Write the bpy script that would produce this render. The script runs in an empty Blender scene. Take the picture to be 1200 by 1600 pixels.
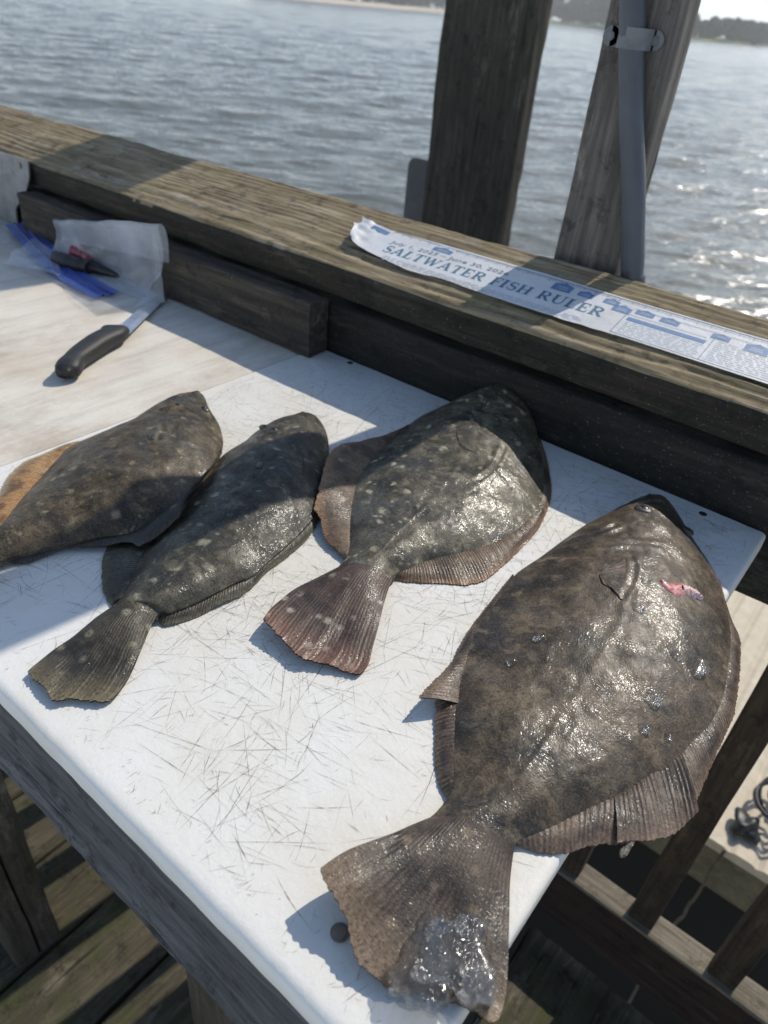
import bpy, bmesh, math, random
import numpy as np
from mathutils import Vector, Matrix, noise
from mathutils.bvhtree import BVHTree

# ------------------------------------------------------------------ camera, world, sun, exposure
scn = bpy.context.scene
COL = scn.collection
cam_d = bpy.data.cameras.new('camera')
cam_d.sensor_fit = 'AUTO'; cam_d.sensor_width = 36.0; cam_d.lens = 25.36
cam_d.clip_start = 0.02; cam_d.clip_end = 6000
cam_d.dof.use_dof = True; cam_d.dof.focus_distance = 0.53; cam_d.dof.aperture_fstop = 8.5
cam = bpy.data.objects.new('camera', cam_d); COL.objects.link(cam)
cx = Vector((0.77616533, 0.62526504, 0.08130815))       # camera right
cd = Vector((0.4144827, -0.40878177, -0.81308152))      # camera down
cf = Vector((-0.47515416, 0.66478651, -0.57644378))     # camera forward
cam.matrix_world = Matrix(((cx.x, -cd.x, -cf.x, 0), (cx.y, -cd.y, -cf.y, 0), (cx.z, -cd.z, -cf.z, 0.4), (0, 0, 0, 1)))
scn.camera = cam

SUN_EL = math.radians(46.0); SUN_AZ = math.radians(7.4)   # azimuth from +Y towards +X
world = bpy.data.worlds.new('World'); scn.world = world; world.use_nodes = True
wn = world.node_tree; wn.nodes.clear()
wo = wn.nodes.new('ShaderNodeOutputWorld'); wb = wn.nodes.new('ShaderNodeBackground'); ws = wn.nodes.new('ShaderNodeTexSky')
ws.sky_type = 'NISHITA'; ws.sun_disc = False; ws.sun_elevation = SUN_EL; ws.sun_rotation = SUN_AZ
ws.air_density = 1.2; ws.dust_density = 0.6; ws.ozone_density = 2.5; ws.altitude = 0
wb.inputs['Strength'].default_value = 0.13
tc = wn.nodes.new('ShaderNodeTexCoord'); sx = wn.nodes.new('ShaderNodeSeparateXYZ'); wn.links.new(tc.outputs['Generated'], sx.inputs[0])
ml = wn.nodes.new('ShaderNodeMath'); ml.operation = 'SUBTRACT'; ml.use_clamp = True; ml.inputs[0].default_value = 1.0; wn.links.new(sx.outputs['Z'], ml.inputs[1])
pw = wn.nodes.new('ShaderNodeMath'); pw.operation = 'POWER'; pw.inputs[1].default_value = 5.5; wn.links.new(ml.outputs[0], pw.inputs[0])
mx = wn.nodes.new('ShaderNodeMix'); mx.data_type = 'RGBA'; wn.links.new(pw.outputs[0], mx.inputs[0]); wn.links.new(ws.outputs[0], mx.inputs[6]); mx.inputs[7].default_value = (9.0, 9.5, 10.0, 1)   # pale haze low in the sky
wn.links.new(mx.outputs[2], wb.inputs[0]); wn.links.new(wb.outputs[0], wo.inputs[0])
sun_d = bpy.data.lights.new('sun', 'SUN'); sun_d.energy = 3.65; sun_d.angle = math.radians(0.53); sun_d.color = (1.0, 0.93, 0.81)
sun = bpy.data.objects.new('sun', sun_d); COL.objects.link(sun)
sdir = Vector((math.sin(SUN_AZ) * math.cos(SUN_EL), math.cos(SUN_AZ) * math.cos(SUN_EL), math.sin(SUN_EL)))
sun.rotation_euler = sdir.to_track_quat('Z', 'Y').to_euler(); sun.location = sdir * 50
scn.view_settings.view_transform = 'Standard'; scn.view_settings.look = 'None'
scn.view_settings.gamma = 1.0; scn.view_settings.use_curve_mapping = False
scn.view_settings.exposure = 0.0
scn.render.engine = 'CYCLES'
scn.cycles.use_denoising = True
scn.cycles.max_bounces = 8; scn.cycles.volume_bounces = 2; scn.cycles.transparent_max_bounces = 12
scn.cycles.caustics_reflective = False; scn.cycles.caustics_refractive = False
scn.cycles.sample_clamp_indirect = 4.0
random.seed(7); rng = np.random.default_rng(7)

# ------------------------------------------------------------------ measured shapes (metres; table top is z = 0, rail runs along x)
D = {"fish":[{"L":[[-0.6038,0.474,0.01],[-0.6216,0.4711,0.01],[-0.63,0.4568,0.01],[-0.6335,0.4269,0.01],[-0.6211,0.3831,0.01],[-0.6197,0.3458,0.01],[-0.6174,0.3138,0.01],[-0.6027,0.2882,0.01],[-0.5855,0.2629,0.01],[-0.5689,0.2372,0.01],[-0.5519,0.2148,0.01],[-0.5393,0.1983,0.01],[-0.5286,0.1791,0.01],[-0.5237,0.1661,0.01]],"R":[[-0.6038,0.474,0.01],[-0.583,0.4621,0.01],[-0.5553,0.4504,0.01],[-0.5277,0.4328,0.01],[-0.5049,0.4125,0.014],[-0.4816,0.3813,0.018],[-0.4676,0.352,0.02],[-0.4598,0.3295,0.02],[-0.4524,0.3052,0.018],[-0.452,0.2863,0.014],[-0.4543,0.2681,0.012],[-0.4671,0.2515,0.01],[-0.4754,0.2357,0.01],[-0.4828,0.2198,0.01],[-0.4892,0.2038,0.01],[-0.4948,0.1878,0.01],[-0.4967,0.1756,0.01],[-0.4979,0.1567,0.01]],"tl":[[-0.5304,0.1683,0.005],[-0.5242,0.1425,0.005],[-0.5256,0.1146,0.005]],"te":[[-0.5282,0.1152,0.003],[-0.4948,0.103,0.003],[-0.4642,0.0961,0.003],[-0.4369,0.0966,0.003]],"tr":[[-0.5056,0.1591,0.004],[-0.4796,0.1354,0.004],[-0.4358,0.0964,0.004]],"fins":[{"a":[[-0.6233,0.3263,0.007],[-0.621,0.3155,0.007],[-0.6073,0.2904,0.007],[-0.59,0.265,0.007],[-0.5732,0.239,0.007],[-0.5562,0.2164,0.007],[-0.5434,0.1998,0.007],[-0.5358,0.1859,0.007]],"b":[[-0.6325,0.3291,0.002],[-0.634,0.3198,0.002],[-0.6362,0.2951,0.002],[-0.6346,0.2752,0.002],[-0.6271,0.2573,0.002],[-0.6128,0.2413,0.002],[-0.5956,0.2236,0.002],[-0.578,0.2055,0.002],[-0.5554,0.1882,0.002],[-0.5405,0.178,0.002]]},{"a":[[-0.5023,0.4104,0.016],[-0.4803,0.3803,0.019],[-0.4652,0.3502,0.022],[-0.4574,0.3278,0.022],[-0.4501,0.3036,0.02],[-0.4497,0.2848,0.016],[-0.4596,0.2713,0.0075],[-0.4701,0.2531,0.0075],[-0.4784,0.2372,0.0075],[-0.4859,0.2212,0.0075],[-0.4924,0.2051,0.0075],[-0.4979,0.189,0.0075]],"b":[[-0.4914,0.4012,0.02],[-0.4668,0.3608,0.025],[-0.4577,0.3399,0.026],[-0.4466,0.3195,0.025],[-0.4325,0.3025,0.022],[-0.4298,0.288,0.02],[-0.4294,0.2719,0.018],[-0.4323,0.2603,0.014],[-0.4415,0.2596,0.012],[-0.4519,0.2542,0.01],[-0.459,0.2458,0.008],[-0.4727,0.2333,0.006],[-0.4818,0.2223,0.005],[-0.486,0.2091,0.004],[-0.4904,0.1914,0.003],[-0.4996,0.1824,0.003]]}],"T":0.022,"eyes":[[-0.5852,0.4221,0.024],[-0.5688,0.4424,0.024]],"pect":[[-0.543,0.3541,0.03],[-0.5491,0.3661,0.03],[-0.5505,0.3741,0.03],[-0.536,0.3616,0.03],[-0.529,0.3511,0.03],[-0.5322,0.3476,0.03]],"creases":[[[-0.5877,0.4,0.024],[-0.579,0.4139,0.024],[-0.5634,0.4225,0.024]],[[-0.5619,0.3812,0.03],[-0.544,0.3715,0.03],[-0.5269,0.3533,0.03]]]},{"L":[[-0.4938,0.5312,0.009],[-0.5085,0.5085,0.009],[-0.5169,0.4843,0.009],[-0.5139,0.4645,0.009],[-0.5081,0.4465,0.009],[-0.504,0.4182,0.009],[-0.4948,0.3935,0.009],[-0.4826,0.3673,0.009],[-0.4658,0.342,0.009],[-0.452,0.3194,0.009],[-0.4415,0.2958,0.009],[-0.4351,0.2764,0.009],[-0.4249,0.2561,0.009],[-0.4086,0.2358,0.009],[-0.3947,0.2167,0.009],[-0.3906,0.2038,0.009],[-0.3894,0.1905,0.009]],"R":[[-0.4938,0.5312,0.009],[-0.4804,0.5347,0.009],[-0.4584,0.5202,0.009],[-0.4348,0.4975,0.009],[-0.4137,0.4734,0.009],[-0.3945,0.4487,0.009],[-0.3702,0.4126,0.009],[-0.3593,0.3865,0.009],[-0.3508,0.3514,0.009],[-0.3466,0.3261,0.009],[-0.3426,0.3058,0.009],[-0.345,0.2913,0.009],[-0.3469,0.2743,0.009],[-0.3488,0.2579,0.009],[-0.3518,0.243,0.009],[-0.356,0.2301,0.009],[-0.3604,0.2288,0.009],[-0.3585,0.221,0.009]],"tl":[[-0.3934,0.1925,0.005],[-0.3883,0.1724,0.005],[-0.3851,0.1494,0.005],[-0.3808,0.1323,0.005]],"te":[[-0.3827,0.1329,0.003],[-0.3743,0.1314,0.003],[-0.3603,0.132,0.003],[-0.3468,0.1304,0.003],[-0.3398,0.1391,0.003],[-0.3314,0.1446,0.003],[-0.322,0.1519,0.003],[-0.3205,0.1577,0.003]],"tr":[[-0.3631,0.2238,0.004],[-0.3559,0.2127,0.004],[-0.3466,0.2008,0.004],[-0.3343,0.1844,0.004],[-0.325,0.1706,0.004],[-0.3197,0.1573,0.004]],"fins":[{"a":[[-0.4437,0.2973,0.007],[-0.4374,0.2778,0.007],[-0.4271,0.2574,0.007],[-0.4107,0.237,0.007],[-0.3967,0.2178,0.007]],"b":[[-0.4809,0.2789,0.002],[-0.4656,0.2524,0.002],[-0.4543,0.2392,0.002],[-0.4348,0.225,0.002],[-0.4166,0.2146,0.002],[-0.3993,0.2097,0.002]]},{"a":[[-0.3721,0.4147,0.007],[-0.3611,0.3885,0.007],[-0.3526,0.3532,0.007],[-0.3484,0.3278,0.007],[-0.3444,0.3073,0.007],[-0.3467,0.2928,0.007],[-0.3487,0.2757,0.007],[-0.3506,0.2592,0.007],[-0.3536,0.2442,0.007],[-0.3605,0.2298,0.007]],"b":[[-0.3654,0.4095,0.002],[-0.3533,0.3838,0.002],[-0.3465,0.3542,0.002],[-0.3437,0.3232,0.002],[-0.3387,0.3019,0.002],[-0.3372,0.284,0.002],[-0.3409,0.2629,0.002],[-0.3445,0.2426,0.002],[-0.3515,0.2253,0.002],[-0.3584,0.2235,0.002]]}],"T":0.022,"eyes":[[-0.4977,0.4654,0.02],[-0.4786,0.4599,0.02]],"pect":[[-0.4638,0.4255,0.028],[-0.4607,0.4287,0.028],[-0.4519,0.4254,0.028],[-0.4313,0.3992,0.028],[-0.4322,0.3934,0.028]],"creases":[[[-0.4936,0.4577,0.02],[-0.48,0.4585,0.02],[-0.4704,0.4629,0.02],[-0.4634,0.4842,0.02]],[[-0.4356,0.4555,0.028],[-0.411,0.4373,0.028],[-0.3966,0.4112,0.028]]]},{"L":[[-0.3622,0.7095,0.034],[-0.379,0.6876,0.03],[-0.3967,0.6702,0.02],[-0.41,0.6282,0.012],[-0.4079,0.5861,0.007],[-0.4015,0.5495,0.007],[-0.3923,0.5114,0.007],[-0.3798,0.4784,0.007],[-0.3596,0.4472,0.007],[-0.3407,0.4218,0.007],[-0.3218,0.3994,0.007],[-0.3055,0.3798,0.007],[-0.3011,0.3625,0.007]],"R":[[-0.3622,0.7095,0.034],[-0.3454,0.7183,0.034],[-0.3312,0.7202,0.032],[-0.3033,0.6973,0.026],[-0.2847,0.6776,0.018],[-0.2586,0.6441,0.012],[-0.2388,0.6126,0.007],[-0.2225,0.5747,0.007],[-0.2182,0.5425,0.007],[-0.2182,0.5124,0.007],[-0.2237,0.4839,0.007],[-0.2328,0.4617,0.007],[-0.2423,0.4421,0.007],[-0.2511,0.4224,0.007],[-0.2559,0.4056,0.007],[-0.2602,0.3931,0.007],[-0.2575,0.3819,0.007]],"tl":[[-0.3018,0.3634,0.006],[-0.3056,0.3389,0.006],[-0.3067,0.3117,0.008],[-0.3008,0.2856,0.012],[-0.2955,0.2713,0.014]],"te":[[-0.2955,0.2713,0.014],[-0.2843,0.2697,0.012],[-0.2687,0.2682,0.01],[-0.2527,0.2659,0.008],[-0.2421,0.2716,0.006],[-0.23,0.2783,0.005],[-0.2202,0.282,0.004],[-0.2123,0.2869,0.004]],"tr":[[-0.2595,0.3848,0.004],[-0.2559,0.3759,0.004],[-0.2467,0.3577,0.004],[-0.2344,0.3361,0.004],[-0.2233,0.3156,0.004],[-0.2138,0.2981,0.004],[-0.2123,0.2869,0.004]],"fins":[{"a":[[-0.4108,0.6079,0.0075],[-0.401,0.5488,0.0075],[-0.3918,0.5107,0.0075],[-0.3794,0.4778,0.0075],[-0.3592,0.4467,0.0075],[-0.3402,0.4212,0.0075],[-0.3214,0.3989,0.0075],[-0.3051,0.3793,0.0075]],"b":[[-0.409,0.5966,0.01],[-0.414,0.5612,0.01],[-0.4209,0.5364,0.012],[-0.4266,0.5113,0.014],[-0.42,0.4818,0.018],[-0.3929,0.4409,0.02],[-0.3753,0.4159,0.018],[-0.3674,0.4033,0.015],[-0.3553,0.3983,0.01],[-0.3368,0.3852,0.008],[-0.3233,0.3815,0.006],[-0.3065,0.3786,0.005]]},{"a":[[-0.2854,0.6793,0.017],[-0.2619,0.6524,0.007],[-0.2388,0.6126,0.007],[-0.2225,0.5747,0.007],[-0.2182,0.5425,0.007],[-0.2182,0.5124,0.007],[-0.2237,0.4839,0.007],[-0.2328,0.4617,0.007],[-0.2423,0.4421,0.007],[-0.2511,0.4224,0.007],[-0.2559,0.4056,0.007],[-0.2602,0.3931,0.007]],"b":[[-0.2817,0.6844,0.01],[-0.2662,0.6719,0.001],[-0.2473,0.6439,0.001],[-0.2294,0.6146,0.001],[-0.2188,0.5891,0.001],[-0.207,0.5463,0.001],[-0.2035,0.5093,0.001],[-0.2023,0.4731,0.001],[-0.2036,0.4441,0.001],[-0.2116,0.427,0.001],[-0.2241,0.4172,0.001],[-0.2377,0.4051,0.001],[-0.2521,0.3934,0.001],[-0.2611,0.3881,0.001]]}],"T":0.024,"eyes":[[-0.3474,0.6451,0.045],[-0.319,0.6584,0.045]],"pect":[[-0.3422,0.5946,0.034],[-0.3432,0.6122,0.034],[-0.332,0.614,0.034],[-0.324,0.6081,0.034],[-0.3068,0.5777,0.034],[-0.3124,0.5718,0.034],[-0.3254,0.5769,0.034]],"creases":[[[-0.3651,0.5997,0.04],[-0.3465,0.6093,0.04],[-0.3232,0.6242,0.04]],[[-0.2897,0.61,0.036],[-0.2762,0.5688,0.036],[-0.2745,0.5364,0.036]]]},{"L":[[-0.1458,0.6555,0.012],[-0.1497,0.6467,0.012],[-0.1611,0.6151,0.011],[-0.1714,0.5765,0.01],[-0.1775,0.5406,0.007],[-0.181,0.5001,0.007],[-0.1851,0.4595,0.007],[-0.1784,0.419,0.007],[-0.173,0.3816,0.007],[-0.1643,0.3556,0.007],[-0.1545,0.329,0.007],[-0.1425,0.3072,0.007],[-0.1275,0.2837,0.007],[-0.1159,0.2667,0.007],[-0.1076,0.2516,0.007],[-0.1066,0.2351,0.007],[-0.1074,0.2283,0.007]],"R":[[-0.1458,0.6555,0.012],[-0.1358,0.6593,0.012],[-0.1203,0.6607,0.012],[-0.1065,0.6488,0.011],[-0.0943,0.6351,0.01],[-0.0825,0.6255,0.007],[-0.0645,0.606,0.007],[-0.0497,0.5856,0.007],[-0.0347,0.5574,0.007],[-0.0247,0.537,0.007],[-0.0156,0.5126,0.007],[-0.0075,0.4779,0.007],[-0.0024,0.4507,0.007],[-0.0011,0.4193,0.007],[-0.0055,0.395,0.007],[-0.0093,0.3664,0.007],[-0.0177,0.3453,0.007],[-0.0245,0.3232,0.007],[-0.0332,0.3071,0.007],[-0.0429,0.2852,0.007],[-0.0515,0.2671,0.007],[-0.0594,0.2526,0.007],[-0.0598,0.2465,0.007]],"tl":[[-0.1074,0.2283,0.007],[-0.1119,0.2131,0.012],[-0.1159,0.197,0.018],[-0.1258,0.1718,0.024],[-0.1294,0.1559,0.024]],"te":[[-0.1294,0.1559,0.024],[-0.123,0.152,0.022],[-0.1131,0.1502,0.02],[-0.1045,0.1481,0.017],[-0.0989,0.1449,0.014],[-0.0906,0.1401,0.01],[-0.0811,0.1395,0.007],[-0.0685,0.1424,0.005],[-0.0557,0.1509,0.004],[-0.0488,0.1542,0.004],[-0.0382,0.1589,0.004],[-0.0307,0.1611,0.004],[-0.0229,0.1628,0.004]],"tr":[[-0.0599,0.2472,0.006],[-0.0567,0.2402,0.004],[-0.0509,0.2276,0.004],[-0.0426,0.2128,0.004],[-0.0348,0.199,0.004],[-0.0277,0.1859,0.004],[-0.0233,0.1761,0.004],[-0.0212,0.167,0.004],[-0.0229,0.1628,0.004]],"fins":[{"a":[[-0.1851,0.4595,0.007],[-0.1784,0.419,0.007],[-0.173,0.3816,0.007],[-0.1643,0.3556,0.007],[-0.1545,0.329,0.007],[-0.1437,0.3098,0.007]],"b":[[-0.1891,0.4656,0.003],[-0.1845,0.4212,0.003],[-0.1793,0.3812,0.003],[-0.1684,0.3364,0.006],[-0.1656,0.3047,0.012],[-0.1632,0.2903,0.015]]},{"a":[[-0.1482,0.3172,0.007],[-0.1382,0.3001,0.007],[-0.1275,0.2837,0.007],[-0.1159,0.2667,0.007],[-0.1069,0.2498,0.007]],"b":[[-0.1583,0.3059,0.002],[-0.1527,0.2996,0.002],[-0.1479,0.2914,0.002],[-0.1376,0.2769,0.002],[-0.1278,0.2639,0.002],[-0.117,0.253,0.002],[-0.1066,0.2486,0.002]]},{"a":[[-0.0497,0.5856,0.007],[-0.0347,0.5574,0.007],[-0.0247,0.537,0.007],[-0.0156,0.5126,0.007],[-0.0075,0.4779,0.007],[-0.0024,0.4507,0.007],[-0.0011,0.4193,0.007],[-0.0055,0.395,0.007],[-0.0088,0.3708,0.007]],"b":[[-0.0484,0.5945,0.0],[-0.0251,0.5519,0.0],[-0.0114,0.5309,0.0],[-0.0029,0.5036,0.0],[0.0051,0.4699,0.0],[0.0095,0.4442,-0.0],[0.0105,0.4103,0.0],[0.0115,0.3827,0.0],[0.0128,0.3525,0.0]]},{"a":[[-0.0069,0.3774,0.0075],[-0.0118,0.3598,0.0075],[-0.0177,0.3449,0.0075],[-0.0244,0.3228,0.0075],[-0.0281,0.3154,0.0075]],"b":[[0.0155,0.34,0.012],[0.0107,0.3232,0.006],[0.0021,0.3068,0.006],[-0.0091,0.2969,0.006],[-0.0145,0.2895,0.006]]},{"a":[[-0.0167,0.3462,0.007],[-0.0245,0.3232,0.007],[-0.0332,0.3071,0.007],[-0.0429,0.2852,0.007],[-0.0515,0.2671,0.007],[-0.061,0.2486,0.007]],"b":[[-0.002,0.3083,0.003],[-0.0137,0.2925,0.003],[-0.0246,0.2825,0.002],[-0.0347,0.2673,0.002],[-0.0468,0.2566,0.002],[-0.06,0.2517,0.002]]}],"T":0.024,"eyes":[[-0.1339,0.6072,0.022],[-0.0958,0.621,0.022]],"pect":[[-0.123,0.4826,0.03],[-0.1253,0.4999,0.03],[-0.1167,0.5001,0.03],[-0.1143,0.5143,0.03],[-0.0952,0.4666,0.03],[-0.1066,0.4712,0.03],[-0.1158,0.4731,0.03]],"creases":[[[-0.168,0.5117,0.028],[-0.1471,0.5222,0.028],[-0.1254,0.5413,0.028],[-0.0956,0.5631,0.028]],[[-0.1131,0.525,0.03],[-0.1047,0.512,0.03],[-0.0982,0.4901,0.03],[-0.096,0.4658,0.03]],[[-0.1582,0.604,0.018],[-0.1494,0.619,0.018],[-0.1391,0.6342,0.018],[-0.1287,0.6447,0.018]],[[-0.1662,0.5335,0.02],[-0.1532,0.5464,0.02],[-0.1436,0.567,0.02]]],"wound":[[-0.0814,0.5128,0.026],[-0.0723,0.5106,0.026],[-0.0652,0.5208,0.026],[-0.0563,0.5261,0.026],[-0.0484,0.5262,0.026]]}],"ice":[[[-0.041,0.4461,0.03],0.0055],[[-0.0262,0.4515,0.03],0.0105],[[-0.0393,0.3953,0.03],0.0075],[[-0.0339,0.3702,0.03],0.0055],[[-0.0199,0.3796,0.03],0.004],[[-0.1255,0.3885,0.03],0.0055],[[-0.1303,0.3577,0.03],0.005],[[-0.0821,0.467,0.03],0.006]],"tailice":[[-0.0597,0.1575,0.012],[-0.0535,0.1766,0.012],[-0.0679,0.1743,0.012],[-0.0379,0.1706,0.012],[-0.0587,0.189,0.01]],"drip":[-0.0085,0.3011,-0.005],"conduit":[[-0.4038,0.861,0.5472],[-0.3819,0.861,0.4721],[-0.3688,0.861,0.4212],[-0.359,0.861,0.3836],[-0.3514,0.861,0.3556],[-0.342,0.861,0.3239],[-0.329,0.861,0.2852],[-0.3164,0.861,0.248],[-0.3055,0.861,0.2088],[-0.2928,0.861,0.1608]],"strap":[[-0.3883,0.873,0.3892],[-0.3395,0.873,0.3889]],"screws":[[-0.1063,0.1469,0.0],[-0.5797,0.6986,0.0],[-0.0966,0.6929,0.0]],"knife":{"h":[[-0.768,0.4016,0.012],[-0.79,0.4291,0.013],[-0.8053,0.4565,0.013],[-0.8179,0.4831,0.013],[-0.8279,0.5088,0.012]],"blade":[[-0.8465,0.5167,0.006],[-0.9417,0.6796,0.003]]},"zip":[[-1.3692,0.677,0.012],[-1.2401,0.6398,0.008],[-1.1114,0.6081,0.006],[-1.0284,0.5998,0.004],[-0.979,0.5978,0.003]],"bag":{"flap_top":[[-1.205,0.64,0.0535],[-1.1104,0.642,0.0716],[-1.0042,0.642,0.0918],[-0.9126,0.64,0.1076]],"flap_bot":[[-1.2234,0.629,0.003],[-1.1058,0.6154,0.003],[-1.026,0.6433,0.003],[-0.9785,0.6758,0.003]],"tipr":[-1.012,0.7343,0.01],"front":[[-1.1994,0.5539,0.004],[-1.219,0.6001,0.012],[-1.2625,0.645,0.016],[-1.1755,0.6317,0.014],[-1.0867,0.5879,0.008],[-1.1416,0.5668,0.01]],"flat":[[-1.1128,0.5949,0.002],[-0.9601,0.5427,0.002],[-0.9273,0.5972,0.002],[-0.9512,0.6867,0.002],[-1.0133,0.7191,0.002],[-1.0995,0.6574,0.002]]},"plier":{"black":[[-1.1543,0.6189,0.014],[-1.1139,0.6227,0.015],[-1.0786,0.6319,0.014]],"red":[[-1.1634,0.656,0.016],[-1.1379,0.6611,0.016],[-1.0954,0.6543,0.014]],"jaw":[[-1.0886,0.6403,0.012],[-1.0498,0.649,0.01],[-1.0092,0.6558,0.008]]},"coil":[0.1932,1.4964,-1.2],"cord":[[0.1293,1.0,-0.758],[0.1393,1.0,-0.8994],[0.1414,1.0,-0.994],[0.1484,1.0,-1.1312]],"balu":[[-0.0713,0.76,-0.7546],[0.0415,0.76,-0.7719],[0.1703,0.76,-0.7711]],"leg":[[-0.6919,0.1014,-0.9],[-0.6906,0.1362,-0.9],[-0.6911,0.1747,-0.9]],"tan":[[-0.1341,2.4163,-1.2],[0.1061,1.3392,-1.2],[0.2481,1.3482,-1.2],[0.1686,1.2885,-1.2]],"deckseam":[[-0.6911,0.1747,-0.9],[-0.6783,0.2794,-0.9],[-0.538,0.1403,-0.9],[-0.5313,0.3001,-0.9],[0.029,0.7034,-0.9],[0.0264,0.6578,-0.9]],"shadowtail":[[-0.1424,0.1385,0.0],[-0.1294,0.1559,0.024]]}
# ------------------------------------------------------------------ helpers
def tag(o, label=None, cat=None, group=None, kind=None):
    if label: o['label'] = label
    if cat: o['category'] = cat
    if group: o['group'] = group
    if kind: o['kind'] = kind
    return o

def thing(name, loc, label, cat, group=None):
    o = bpy.data.objects.new(name, None); COL.objects.link(o); o.location = loc; o.empty_display_size = 0.02
    return tag(o, label, cat, group)

def put(name, V, F, mat, parent=None, smooth=True, uv=None, col=None):
    """world-space vertices -> ONE mesh object with its origin in the middle of its box"""
    V = np.asarray(V, float)
    c = (V.min(0) + V.max(0)) / 2
    me = bpy.data.meshes.new(name)
    me.from_pydata((V - c).tolist(), [], F)
    if smooth: me.polygons.foreach_set('use_smooth', [len(p.vertices) <= 4 for p in me.polygons])
    if uv is not None:
        l = me.uv_layers.new(name='UVMap'); idx = np.zeros(len(me.loops), int); me.loops.foreach_get('vertex_index', idx)
        l.data.foreach_set('uv', np.asarray(uv, float)[idx].ravel())
    if col is not None:
        a = me.color_attributes.new('tone', 'FLOAT_COLOR', 'POINT')
        a.data.foreach_set('color', np.asarray(col, float).ravel())
    me.materials.append(mat); me.update()
    o = bpy.data.objects.new(name, me); COL.objects.link(o)
    if parent:
        o.parent = parent
        w = Vector(c); p = parent
        while p: w = w - p.location; p = p.parent
        o.location = w
    else: o.location = c
    return o

def wpos(o):
    w = Vector((0, 0, 0))
    while o: w = w + o.location; o = o.parent
    return w

def join(parts):
    V = []; F = []; n = 0
    for v, f in parts:
        V += [tuple(p) for p in v]; F += [[i + n for i in q] for q in f]; n += len(v)
    return V, F

def resample(P, n, smooth=True):
    P = np.asarray(P, float)
    if smooth and len(P) > 2:
        Q = []
        for i in range(len(P) - 1):
            p0 = P[max(i - 1, 0)]; p1 = P[i]; p2 = P[i + 1]; p3 = P[min(i + 2, len(P) - 1)]
            for t in np.linspace(0, 1, 10, endpoint=False):
                Q.append(0.5 * (2 * p1 + (p2 - p0) * t + (2 * p0 - 5 * p1 + 4 * p2 - p3) * t * t + (3 * p1 - p0 - 3 * p2 + p3) * t ** 3))
        Q.append(P[-1]); P = np.array(Q)
    s = np.r_[0, np.cumsum(np.linalg.norm(np.diff(P, axis=0), axis=1))]
    u = np.linspace(0, s[-1], n)
    return np.stack([np.interp(u, s, P[:, k]) for k in range(3)], 1)

def grid_faces(nu, nv, wrap=False):
    F = []
    for i in range(nu - 1):
        for j in range(nv if wrap else nv - 1):
            k = (j + 1) % nv
            F.append([i * nv + j, (i + 1) * nv + j, (i + 1) * nv + k, i * nv + k])
    return F

def tube(P, r, seg=10, caps=True):
    P = np.asarray(P, float); n = len(P); V = []
    r = np.ones(n) * r if np.isscalar(r) else np.asarray(r)
    ref = Vector((0.13, 0.2, 1)).normalized()
    for i in range(n):
        t = Vector(P[min(i + 1, n - 1)] - P[max(i - 1, 0)]).normalized()
        a = t.cross(ref)
        if a.length < 1e-3: a = t.cross(Vector((1, 0, 0)))
        a.normalize(); b = t.cross(a); ref = ref if abs(t.dot(ref)) < 0.95 else a
        for k in range(seg):
            an = 2 * math.pi * k / seg
            V.append(tuple(Vector(P[i]) + (a * math.cos(an) + b * math.sin(an)) * float(r[i])))
    F = grid_faces(n, seg, True)
    if caps: F += [list(range(seg))[::-1], list(range((n - 1) * seg, n * seg))]
    return V, F

def nz(x, y, z=0.0, s=1.0): return noise.noise(Vector((x * s, y * s, z * s)))

def board_geo(a, b, w, t, up=(0, 0, 1), nx=60, seed=0.0, rough=0.0012, ridge=0.0, edge=0.003, ny=12, nt=5):
    """a plank lofted from a to b; w across, t thick (towards up); weathered surface, eased edges"""
    a = Vector(a); b = Vector(b); X = (b - a); L = X.length; X.normalize()
    Z = Vector(up); Z = (Z - X * Z.dot(X)).normalized(); Y = Z.cross(X)
    prof = []
    def side(p, q, n):
        for k in range(n): prof.append((p[0] + (q[0] - p[0]) * k / n, p[1] + (q[1] - p[1]) * k / n))
    h = w / 2; g = t / 2; e = edge
    side((-h + e, g), (h - e, g), ny); prof.append((h - e, g)); prof.append((h - e * .3, g - e * .3))
    side((h, g - e), (h, -g + e), nt); prof.append((h, -g + e)); prof.append((h - e * .3, -g + e * .3))
    side((h - e, -g), (-h + e, -g), max(ny // 3, 3)); prof.append((-h + e, -g)); prof.append((-h + e * .3, -g + e * .3))
    side((-h, -g + e), (-h, g - e), nt); prof.append((-h, g - e)); prof.append((-h + e * .3, g - e * .3))
    V = []; m = len(prof)
    for i in range(nx + 1):
        x = L * i / nx
        for (y, z) in prof:
            l = math.hypot(y, z) or 1
            d = rough * (nz(x * 5 + seed, y * 40, z * 40 + seed) + .6 * nz(x * 22 + seed, y * 150, z * 150))
            zz = z; yy = y
            if ridge and z > g - e * 1.01:
                q = y + .012 * nz(x * 2.2 + seed, y * 9, 1.7) + .004 * nz(x * 9, y * 20, seed)
                rr = math.sin(q * 2 * math.pi / (.0095 + .004 * max(0, -y) / .07) + 4.5 * nz(q * 30, x * .6, seed)) 
                zz += ridge * rr * (.35 + .75 * min(max((.03 - y) / .06, 0), 1)) * (.55 + .9 * abs(nz(x * 4 + seed, q * 25))) + ridge * .6 * nz(x * 60, y * 500, seed)
            yy += d * (y / h); zz += d * (z / g)
            p = a + X * x + Y * yy + Z * zz
            V.append((p.x, p.y, p.z))
    F = grid_faces(nx + 1, m, True)
    F.append(list(range(m))[::-1]); F.append(list(range(nx * m, (nx + 1) * m)))
    return V, F

# ------------------------------------------------------------------ materials
def new_mat(name):
    m = bpy.data.materials.new(name); m.use_nodes = True
    nt = m.node_tree; b = nt.nodes['Principled BSDF']
    return m, nt, b

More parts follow.
